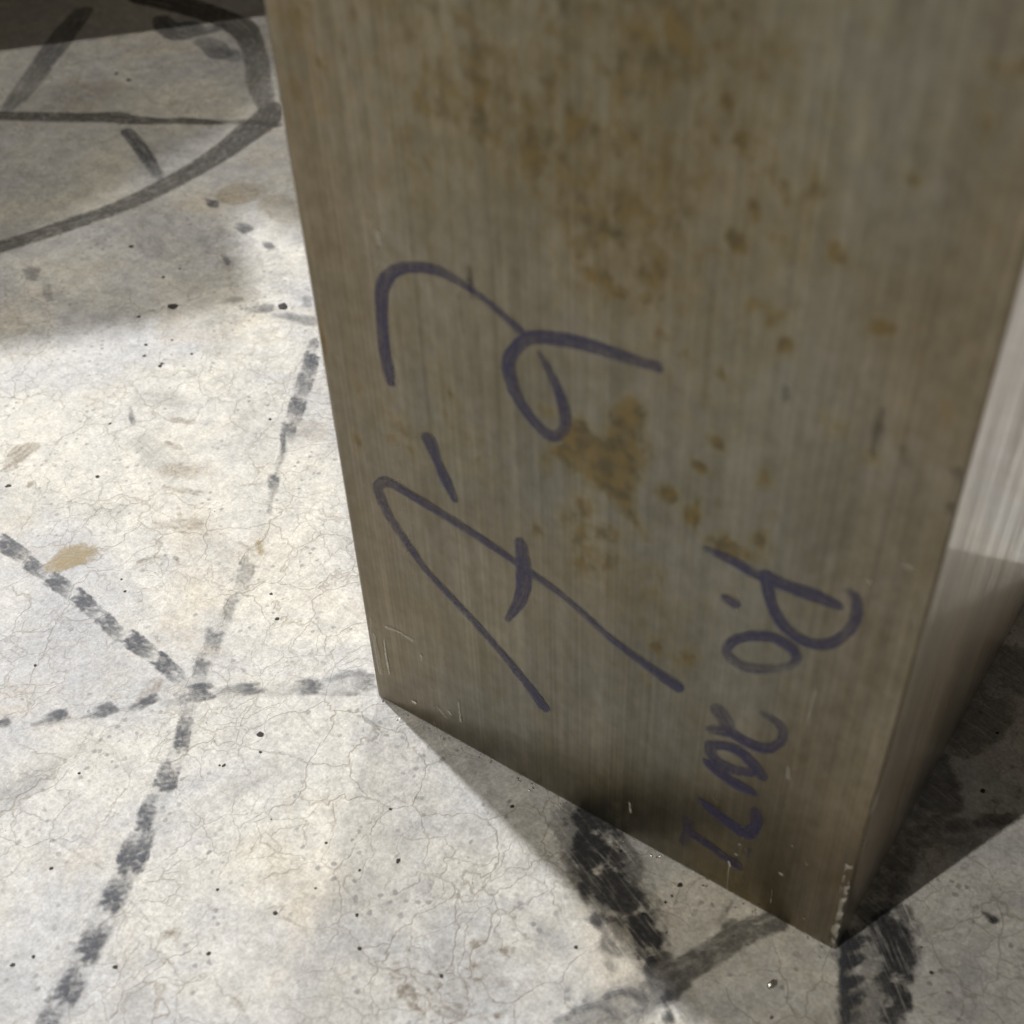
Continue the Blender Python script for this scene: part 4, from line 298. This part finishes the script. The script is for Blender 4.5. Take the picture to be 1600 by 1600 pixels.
"rough":[[[51.78,-52.96,4.18,0.16],[54.65,-46.05,4.23,0.15],[60.09,-42.4,3.41,0.18],[64.68,-44.29,3.33,0.16],[60.67,-51.85,4.05,0.15]],[[51.86,-56.17,0.63,0.8],[56.59,-57.0,0.56,0.8]],[[58.01,-39.55,0.71,0.75],[59.41,-38.1,0.57,0.6]],[[63.92,-37.63,0.69,0.8],[65.96,-37.11,0.55,0.7]],[[52.01,-51.16,0.54,0.5],[53.04,-54.56,0.53,0.6]],[[60.81,-54.15,0.52,0.5],[67.25,-52.18,0.51,0.5]],[[3.38,-73.96,0.78,0.6],[4.76,-71.8,0.63,0.6],[5.99,-74.46,0.59,0.5]],[[6.94,-78.09,0.45,0.5],[8.67,-77.95,0.45,0.5]],[[24.88,-75.95,0.6,0.4],[28.36,-76.81,0.48,0.4]],[[47.68,-54.07,0.64,0.5],[49.63,-54.41,0.51,0.5]],[[57.61,-53.11,0.51,0.7],[57.93,-53.53,0.45,0.6]],[[52.39,-52.06,0.51,0.7],[52.03,-51.81,0.45,0.6]],[[64.49,-49.28,0.53,0.7],[63.64,-49.85,0.47,0.6]],[[53.09,-56.48,0.27,0.7],[53.19,-56.4,0.2,0.6]],[[60.61,-44.21,0.56,0.7],[60.16,-44.69,0.49,0.6]],[[53.25,-47.66,0.4,0.7],[53.75,-47.66,0.33,0.6]],[[68.38,-50.94,0.52,0.7],[69.19,-50.56,0.45,0.6]],[[62.1,-46.02,0.33,0.7],[63.6,-45.67,0.27,0.6]],[[57.99,-53.82,0.33,0.7],[59.51,-53.27,0.26,0.6]],[[63.31,-45.04,0.27,0.7],[62.99,-45.92,0.2,0.6]],[[71.24,-47.76,0.26,0.7],[71.9,-47.16,0.2,0.6]],[[57.28,-56.85,0.5,0.7],[58.1,-57.08,0.44,0.6]],[[49.14,-52.76,0.26,0.7],[48.83,-52.8,0.2,0.6]],[[57.23,-50.93,0.55,0.7],[57.58,-50.53,0.48,0.6]],[[63.03,-52.02,0.4,0.7],[63.69,-51.41,0.33,0.6]],[[63.4,-52.09,0.53,0.7],[64.24,-51.52,0.46,0.6]],[[58.54,-42.93,0.35,0.7],[57.64,-43.7,0.28,0.6]],[[47.7,-48.01,0.35,0.7],[48.69,-47.35,0.28,0.6]],[[60.77,-43.11,0.35,0.7],[59.88,-43.87,0.28,0.6]],[[67.96,-42.9,0.33,0.7],[69.34,-42.62,0.27,0.6]],[[61.73,-48.56,0.41,0.7],[62.66,-47.44,0.34,0.6]],[[64.3,-43.55,0.55,0.7],[63.85,-44.68,0.48,0.6]],[[65.26,-44.22,0.54,0.7],[66.44,-43.43,0.48,0.6]],[[60.72,-57.36,0.32,0.7],[61.24,-57.01,0.26,0.6]],[[64.03,-36.88,0.35,0.7],[65.34,-36.0,0.28,0.6]],[[68.48,-47.39,0.32,0.7],[70.0,-47.33,0.26,0.6]],[[59.57,-50.82,0.52,0.7],[59.95,-51.53,0.45,0.6]],[[61.69,-40.14,0.35,0.7],[61.93,-39.13,0.28,0.6]],[[70.82,-49.14,0.52,0.7],[71.39,-47.97,0.46,0.6]],[[55.24,-48.32,0.28,0.7],[56.12,-46.9,0.21,0.6]],[[51.74,-54.79,0.42,0.7],[51.87,-54.54,0.35,0.6]],[[50.95,-52.53,0.27,0.7],[52.3,-51.95,0.2,0.6]],[[65.46,-54.01,0.32,0.7],[65.77,-54.43,0.25,0.6]],[[48.51,-53.01,0.41,0.7],[49.59,-52.29,0.35,0.6]],[[65.33,-53.63,0.26,0.7],[64.91,-53.91,0.2,0.6]],[[52.55,-56.83,0.54,0.7],[52.13,-57.12,0.47,0.6]],[[50.1,-53.76,0.51,0.7],[50.66,-54.04,0.44,0.6]],[[59.76,-50.85,0.32,0.7],[59.57,-50.82,0.26,0.6]],[[61.34,-43.23,0.27,0.7],[61.34,-42.56,0.2,0.6]],[[53.39,-43.51,0.29,0.7],[52.75,-44.62,0.21,0.6]],[[54.17,-55.58,0.52,0.7],[55.95,-55.35,0.45,0.6]],[[47.79,-51.49,0.41,0.7],[47.16,-51.75,0.34,0.6]]],
"line":[[[0.41,-7.28,0.66,0.4],[1.69,-6.9,0.36,0.4],[4.6,-7.05,0.25,0.7],[7.84,-7.87,0.25,0.7]],[[-21.99,-25.04,0.15,0.6],[-18.96,-26.01,0.15,0.5]],[[-8.52,-72.66,0.16,0.4],[-1.72,-73.5,0.16,0.5]],[[141.56,24.75,0.39,0.8],[144.16,23.88,0.39,0.8]],[[-10.25,-82.74,0.12,0.0],[-13.66,-81.5,0.12,0.0]],[[-35.5,-71.69,0.22,0.3],[-19.06,-70.42,0.21,0.3]],[[-11.52,-15.14,0.16,0.3],[-3.82,-16.92,0.16,0.3]]]},
"pits":[[-168.13,93.78,1.91],[-135.34,114.25,1.78],[-173.54,83.08,0.67],[-159.09,72.78,0.65],[-155.03,68.12,0.64],[-146.31,66.98,0.74],[-142.25,77.43,0.64],[-153.74,79.58,0.54],[-210.48,113.64,1.08],[-319.41,212.96,1.19],[-329.72,214.66,0.9],[-121.53,18.23,0.58],[-140.78,1.17,0.77],[-16.0,-24.5,0.77],[-12.51,-28.23,0.38],[19.0,-57.31,0.48],[13.77,-71.81,0.47],[-0.19,-84.74,0.47],[-18.24,-96.36,0.47],[39.06,-53.47,0.46],[-29.46,-76.79,0.43],[4.8,-60.09,0.35],[45.49,-7.8,0.46],[23.03,-23.53,0.36],[32.8,-32.97,0.56],[33.75,-47.97,0.41],[27.33,-39.45,0.35],[56.75,-48.8,0.45],[-38.17,5.43,0.5],[-45.58,11.23,0.43],[-96.78,65.94,0.5],[-137.38,37.49,0.5],[-79.33,-9.62,0.43],[-83.5,-6.95,0.35],[-146.81,68.31,0.64],[-78.95,-40.17,0.41],[-43.91,-56.21,0.38],[-17.02,-35.8,0.45],[16.76,-38.27,0.36],[117.94,66.58,0.44],[130.98,53.84,0.57],[128.13,71.3,0.44],[-17.9,-36.39,0.3],[22.21,-48.08,0.28],[-16.16,-92.76,0.4],[-184.84,105.23,0.7],[-183.74,112.33,0.47],[137.76,6.49,0.38],[134.1,10.65,0.26],[83.49,-14.31,0.4],[86.59,-4.14,0.54],[86.03,-9.4,0.34],[86.41,-7.36,0.34],[71.8,-4.1,0.35],[75.9,-28.4,0.39]],
"grit":[[112.61,-13.67],[115.63,-19.72],[101.43,-8.38],[130.22,11.79],[119.44,25.76],[122.92,24.35],[123.87,22.77],[-104.01,92.45],[-196.46,108.45],[120.32,21.32]]}

# ------------------------------------------------------------------ builders
def link(name, me, mat=None, parent=None):
    o = bpy.data.objects.new(name, me)
    col.objects.link(o)
    if mat is not None and not len(me.materials): me.materials.append(mat)
    if parent is not None: o.parent = parent
    return o

def resample(st, step):
    p = np.array(st, float)
    if len(p) < 3:
        q = np.linspace(0, 1, 8)[:, None]
        return p[0] * (1 - q) + p[-1] * q
    out = []
    e = np.vstack([2 * p[0] - p[1], p, 2 * p[-1] - p[-2]])
    for i in range(len(p) - 1):
        p0, p1, p2, p3 = e[i], e[i + 1], e[i + 2], e[i + 3]
        n = max(2, int(np.linalg.norm(p2[:2] - p1[:2]) / step))
        for k in range(n):
            t = k / n
            v = 0.5 * (2 * p1 + (p2 - p0) * t + (2 * p0 - 5 * p1 + 4 * p2 - p3) * t * t + (3 * p1 - p0 - 3 * p2 + p3) * t ** 3)
            v[2:] = p1[2:] * (1 - t) + p2[2:] * t
            out.append(v)
    out.append(p[-1])
    return np.array(out)

def field(P, strokes, step):
    """for each point: signed distance to the stroke outlines (mm), opacity, and coordinates along / across"""
    n = len(P)
    sd = np.full(n, 1e9); op = np.zeros(n); uu = np.zeros(n); vv = np.zeros(n); acc = np.zeros(n)
    for st in strokes:
        s = resample(st, step)
        a, b = s[:-1], s[1:]
        dv = b[:, :2] - a[:, :2]
        ln = np.maximum(np.linalg.norm(dv, axis=1), 1e-6)
        L = np.concatenate([[0], np.cumsum(ln)])
        for i in range(len(a)):
            w = P - a[i, :2]
            t = np.clip((w @ dv[i]) / ln[i] ** 2, 0, 1)
            q = w - t[:, None] * dv[i]
            ds = np.linalg.norm(q, axis=1) - (a[i, 2] * (1 - t) + b[i, 2] * t)
            o = a[i, 3] * (1 - t) + b[i, 3] * t
            # where strokes overlap the denser one wins
            better = (ds < sd) & ~((sd < 0) & (op > o)) | ((ds < -0.15) & (o > op))
            sd = np.where(better, np.minimum(ds, sd), sd)
            op = np.where(better, o, op)
            uu = np.where(better, L[i] + t * ln[i], uu)
            vv = np.where(better, (dv[i][0] * w[:, 1] - dv[i][1] * w[:, 0]) / ln[i], vv)
    return sd, op, uu, vv

def decal(name, strokes, mat, parent, to3d, cell, margin, label=None, world_uv=False):
    pts = np.array([p for s in strokes for p in s], float)
    rm = pts[:, 2].max() + margin + cell
    lo = pts[:, :2].min(0) - rm; hi = pts[:, :2].max(0) + rm
    nx, ny = [int(math.ceil((hi[k] - lo[k]) / cell)) + 1 for k in (0, 1)]
    X, Y = np.meshgrid(lo[0] + np.arange(nx) * cell, lo[1] + np.arange(ny) * cell, indexing='ij')
    P = np.stack([X.ravel(), Y.ravel()], 1)
    sd, op, uu, vv = field(P, strokes, max(cell * 1.5, 0.8))
    near = (sd < margin).reshape(nx, ny)
    keep = near[:-1, :-1] | near[1:, :-1] | near[:-1, 1:] | near[1:, 1:]
    idx = np.arange(nx * ny).reshape(nx, ny)
    q = np.stack([idx[:-1, :-1][keep], idx[1:, :-1][keep], idx[1:, 1:][keep], idx[:-1, 1:][keep]], 1)
    used = np.unique(q)
    remap = np.zeros(nx * ny, int); remap[used] = np.arange(len(used))
    me = bpy.data.meshes.new(name)
    me.from_pydata([to3d(x / 1000, y / 1000) for x, y in P[used]], [], remap[q].tolist())
    for an, arr in (('sd', sd), ('op', op)):
        at = me.attributes.new(an, 'FLOAT', 'POINT'); at.data.foreach_set('value', arr[used].astype(np.float32))
    uvl = me.uv_layers.new(name='mk')
    lv = np.zeros(len(me.loops), np.int32); me.loops.foreach_get('vertex_index', lv)
    if world_uv: a, b = P[used][lv][:, 0] / 1000, P[used][lv][:, 1] / 1000
    else: a, b = uu[used][lv] / 1000, vv[used][lv] / 1000
    uvl.data.foreach_set('uv', np.stack([a, b], 1).astype(np.float32).ravel())
    o = link(name, me, mat, parent)
    if label: o['label'] = label
    return o

# ------------------------------------------------------------------ floor
me = bpy.data.meshes.new('concrete_floor')
me.from_pydata([(-6, -6, 0), (6, -6, 0), (6, 6, 0), (-6, 6, 0)], [], [(0, 1, 2, 3)])
floor = link('concrete_floor', me, M['concrete'])
floor['kind'] = 'structure'
floor['label'] = 'pale worn concrete floor with hairline cracks and black rubber tracks'

layer = [0]
def on_floor():
    layer[0] += 1
    z = 0.00003 * layer[0]
    return lambda x, y: (x, y, z)

MK = DATA['marks']
def fm(key, name, mat, cell, margin, label, world_uv=False):
    o = decal(name, MK[key], M[mat], floor, on_floor(), cell, margin, label, world_uv)
    if key in ('smudge', 'rough', 'brown', 'ochre', 'line', 'blot', 'curl'): o['kind'] = 'stuff'
    return o
fm('smudge', 'smudge', 'film', 1.2, 5.5, 'faint grey rubber smudges')
fm('rough', 'dirt_stain', 'brown', 0.8, 2.5, 'rough brown patch of dirt', True)
fm('brown', 'dirt_stain', 'brown', 0.8, 2.5, 'scattered brown flecks')
fm('ochre', 'paint_stain', 'ochre', 0.8, 3.0, 'ochre yellow smears')
fm('line', 'scratch', 'tick', 0.5, 1.2, 'short dark scratches')
fm('tyre1', 'tyre_track', 'rubber', 0.7, 2.6, 'dashed black track running in from the left')
fm('tyre2', 'tyre_track', 'rubber', 0.7, 2.6, 'dashed black track running towards the viewer')
fm('tyre3', 'tyre_track', 'rubber', 0.7, 2.6, 'faded dashed track running away past the block')
fm('tyre4', 'tyre_track', 'rubber', 0.7, 2.6, 'dashed track of oval prints ending at the block corner')
fm('thin', 'tyre_track', 'band', 0.8, 2.2, 'thin dark straight line crossing the curved mark')
fm('spur', 'tyre_track', 'rubber', 0.8, 2.6, 'short dark stub below the thin line')
fm('upper', 'tyre_track', 'rubber', 0.9, 2.6, 'dark track leading into the far shadow')
fm('ring', 'tyre_track', 'band', 0.9, 2.2, 'wide grey curved skid mark')
fm('blot', 'rubber_blot', 'rubber', 0.7, 2.6, 'small dark rubber blots')
fm('curl', 'rubber_curl', 'curl', 0.6, 1.8, 'curled grey scuffs')
fm('band', 'skid_mark', 'band', 0.6, 2.2, 'brown grey rubber band in front of the block')
fm('smear1', 'skid_mark', 'smear1', 0.5, 4.2, 'feathered black smear at the middle of the front edge', True)
fm('smear2', 'skid_mark', 'smear2', 0.5, 4.2, 'black feathered smear below the near corner', True)
fm('rim', 'tread_rim', 'rubber', 0.4, 1.9, 'sharp dark rim of the tread smear below the near corner')
fm('smear3', 'skid_mark', 'smear3', 0.6, 4.2, 'black smear along the shaded side', True)

rng = random.Random(4)
def lump(bm, x, y, z, rx, ry, rz, sub=1, jit=0.25):
    vs = bmesh.ops.create_icosphere(bm, subdivisions=sub, radius=1.0)['verts']
    a = rng.uniform(0, 6.28)
    for v in vs:
        k = 1 + rng.uniform(-jit, jit)
        p = Vector((v.co.x * rx * k, v.co.y * ry * k, v.co.z * rz * k))
        p.rotate(Matrix.Rotation(a, 3, 'Z'))
        v.co = p + Vector((x, y, z))

# small pits and stuck dark specks in the surface
bm = bmesh.new()
for x, y, r_ in DATA['pits']:
    lump(bm, x / 1000, y / 1000, 0.0, r_ / 800, r_ / 800 * rng.uniform(.8, 1), r_ / 1000 * .22)
extra = random.Random(9)
for k in range(90):
    x, y = extra.uniform(-0.42, 0.16), extra.uniform(-0.11, 0.30)
    rr_ = extra.choice([.12, .15, .18, .22, .3]) / 1000
    lump(bm, x, y, 0.0, rr_, rr_ * extra.uniform(.6, 1), rr_ * .3)
me = bpy.data.meshes.new('speck'); bm.to_mesh(me); bm.free()
o = link('speck', me, M['pit'], floor); o['kind'] = 'stuff'; o['label'] = 'tiny black pits and specks'

bm = bmesh.new()
for i, (x, y) in enumerate(DATA['grit'][1:]):
    s = rng.uniform(.25, .5) / 1000
    lump(bm, x / 1000, y / 1000, s * .5, s, s * .8, s * .7, 1, .3)
for k in range(60):
    s = rng.uniform(.10, .22) / 1000
    lump(bm, rng.uniform(-.3, .16), rng.uniform(-.1, .2), s * .4, s, s * .7, s * .6, 1, .3)
for k in range(70):
    s = rng.uniform(.12, .32) / 1000
    lump(bm, rng.uniform(0.001, 0.119), -abs(rng.gauss(0, .0012)) - s, s * .4, s, s * .7, s * .6, 1, .3)
me = bpy.data.meshes.new('grit'); bm.to_mesh(me); bm.free()
o = link('grit', me, M['grit']); o['kind'] = 'stuff'; o['category'] = 'grit'
o['label'] = 'bright metal grit scattered on the concrete floor'

bm = bmesh.new()
x, y = DATA['grit'][0]
lump(bm, x / 1000, y / 1000, 0.0006, 0.0012, 0.0006, 0.0008, 2, .18)
me = bpy.data.meshes.new('metal_chip'); bm.to_mesh(me); bm.free()
o = link('metal_chip', me, M['grit']); o['category'] = 'metal chip'
o['label'] = 'tiny dark shiny metal chip on the floor below the near block corner'

# ------------------------------------------------------------------ steel block
def block_mesh(name, w, dpt, h, rad, dense=False):
    bm = bmesh.new()
    bmesh.ops.create_cube(bm, size=1.0)
    for v in bm.verts:
        v.co = Vector(((v.co.x + .5) * w, (v.co.y + .5) * dpt, (v.co.z + .5) * h))
    bmesh.ops.bevel(bm, geom=bm.edges[:], offset=rad, segments=3, profile=0.6, affect='EDGES')
    bm.normal_update()
    for f_ in bm.faces:
        f_.smooth = f_.calc_area() < 0.004
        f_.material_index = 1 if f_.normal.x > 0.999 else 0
    if dense:
        big = max((f_ for f_ in bm.faces if f_.normal.y < -0.99), key=lambda q: q.calc_area())
        xs = [v.co.x for v in big.verts]; zs = [v.co.z for v in big.verts]
        x0, x1, z0, z1 = min(xs), max(xs), min(zs), max(zs)
        bm.faces.remove(big)
        nx, nz = 240, 460
        g = [[bm.verts.new((x0 + (x1 - x0) * i / nx, 0, z0 + (z1 - z0) * k / nz)) for k in range(nz + 1)] for i in range(nx + 1)]
        for i in range(nx):
            for k in range(nz):
                nf = bm.faces.new((g[i][k], g[i + 1][k], g[i + 1][k + 1], g[i][k + 1]))
                nf.material_index = 0
    me = bpy.data.meshes.new(name)
    bm.to_mesh(me); bm.free()
    me.materials.append(M['front']); me.materials.append(M['side'])
    n = len(me.vertices)
    co = np.zeros(n * 3, np.float32); me.vertices.foreach_get('co', co); co = co.reshape(-1, 3)
    # edge wear: verts of the rounded edges
    inx = np.minimum(co[:, 0], w - co[:, 0]); iny = np.minimum(co[:, 1], dpt - co[:, 1]); inz = np.minimum(co[:, 2], h - co[:, 2])
    two = np.sort(np.stack([inx, iny, inz], 1), 1)[:, 1]
    edge = np.clip(1 - (two - rad * 0.6) / 0.0006, 0, 1)
    if dense:
        # the near vertical edge is bruised towards its foot
        edge *= np.where((co[:, 0] > w - .003), np.clip(1.1 - co[:, 2] / 0.03, 0.0, 1), 0.06)
    rust = np.zeros(n)
    if dense:
        P = co[:, [0, 2]] * 1000
        front = co[:, 1] < rad * 1.01
        for cx, cz, rx, rz, k in DATA['rust']:
            th = np.arctan2((P[:, 1] - cz) / rz, (P[:, 0] - cx) / rx)
            dd = np.sqrt(((P[:, 0] - cx) / rx) ** 2 + ((P[:, 1] - cz) / rz) ** 2)
            dd = dd * (1 + .16 * np.sin(2 * th + cx * 3.1) + .08 * np.sin(3 * th + cz * 2.3) + .07 * np.sin(5 * th + cx))
            rust = np.maximum(rust, k * np.clip(1.35 - 0.70 * dd, 0, 1) * (dd < 1.8))
        for pg in DATA['rust_poly']:
            pg = np.array(pg)
            inside = np.zeros(n, bool); dmin = np.full(n, 1e9)
            for i in range(len(pg)):
                a, b = pg[i], pg[(i + 1) % len(pg)]
                c_ = ((a[1] > P[:, 1]) != (b[1] > P[:, 1])) & (P[:, 0] < (b[0] - a[0]) * (P[:, 1] - a[1]) / (b[1] - a[1] + 1e-9) + a[0])
                inside ^= c_
                t_ = np.clip(((P - a) @ (b - a)) / ((b - a) @ (b - a)), 0, 1)
                dmin = np.minimum(dmin, np.linalg.norm(P - a - t_[:, None] * (b - a), axis=1))
            s_ = np.where(inside, dmin, -dmin)
            rust = np.maximum(rust, np.clip(0.74 + s_ / 3.5, 0, 1.12))
        rust *= front
    for an, arr in (('edge', edge), ('rust', rust)):
        at = me.attributes.new(an, 'FLOAT', 'POINT'); at.data.foreach_set('value', arr.astype(np.float32))
    return me

block = link('steel_block', block_mesh('steel_block', 0.12, 0.13, 0.26, 0.0010, True))
block['label'] = 'tall brushed steel block with purple marker writing and rust spots'
block['category'] = 'steel block'

def on_face(k):
    y = -0.00004 - 0.00003 * k
    return lambda x, z: (x, y, z)
o = decal('scuff', DATA['tick'], M['tick'], block, on_face(0), 0.4, 1.0, 'short dark scuffs'); o['kind'] = 'stuff'
for i, (lab, ss) in enumerate(DATA['letters']):
    decal('marker_letter', ss, M['ink'], block, on_face(1 + i % 3), 0.35, 0.7, lab)
o = decal('scratch', DATA['scratch'], M['scratch'], block, on_face(5), 0.3, 0.6, 'bright scratches and flecks near the foot'); o['kind'] = 'stuff'

# ------------------------------------------------------------------ unseen blocks and plate, added past the left edge as shadow casters
tilt = math.atan2(0.76, 0.65)
for (x, y, z, rz, w_, d_, h_, lab) in (
        (-0.5644, 0.0039, 0, tilt, 0.14, 0.12, 0.170, 'low unseen steel block added to carry the shadow-casting plate'),
        (-0.67, 0.255, 0, 0.0, 0.20, 0.068, 0.36, 'narrow unseen steel block added at the far left to block lamp light'),
        (-0.60, 0.326, 0, 0.0, 0.215, 0.17, 0.40, 'tallest unseen steel block added to block lamp light from the far dark shadow'),
        (-0.5578, -0.0807, 0.170, tilt, 0.32, 0.26, 0.015, 'flat unseen steel plate added to cast shadow edges across the far left floor')):
    nm = 'shadow_plate' if z else 'steel_block'
    o = link(nm, block_mesh('caster_' + nm, w_, d_, h_, 0.0008))
    o.location = (x, y, z); o.rotation_euler = (0, 0, rz)
    o['label'] = lab; o['category'] = 'unseen steel plate' if z else 'steel block'
    if not z: o['group'] = 'unseen steel blocks added to cast shadows'

sc.cycles.max_bounces = 6
sc.cycles.diffuse_bounces = 3
sc.cycles.glossy_bounces = 4
sc.cycles.transparent_max_bounces = 24
sc.cycles.use_denoising = True
sc.cycles.sample_clamp_indirect = 8.0
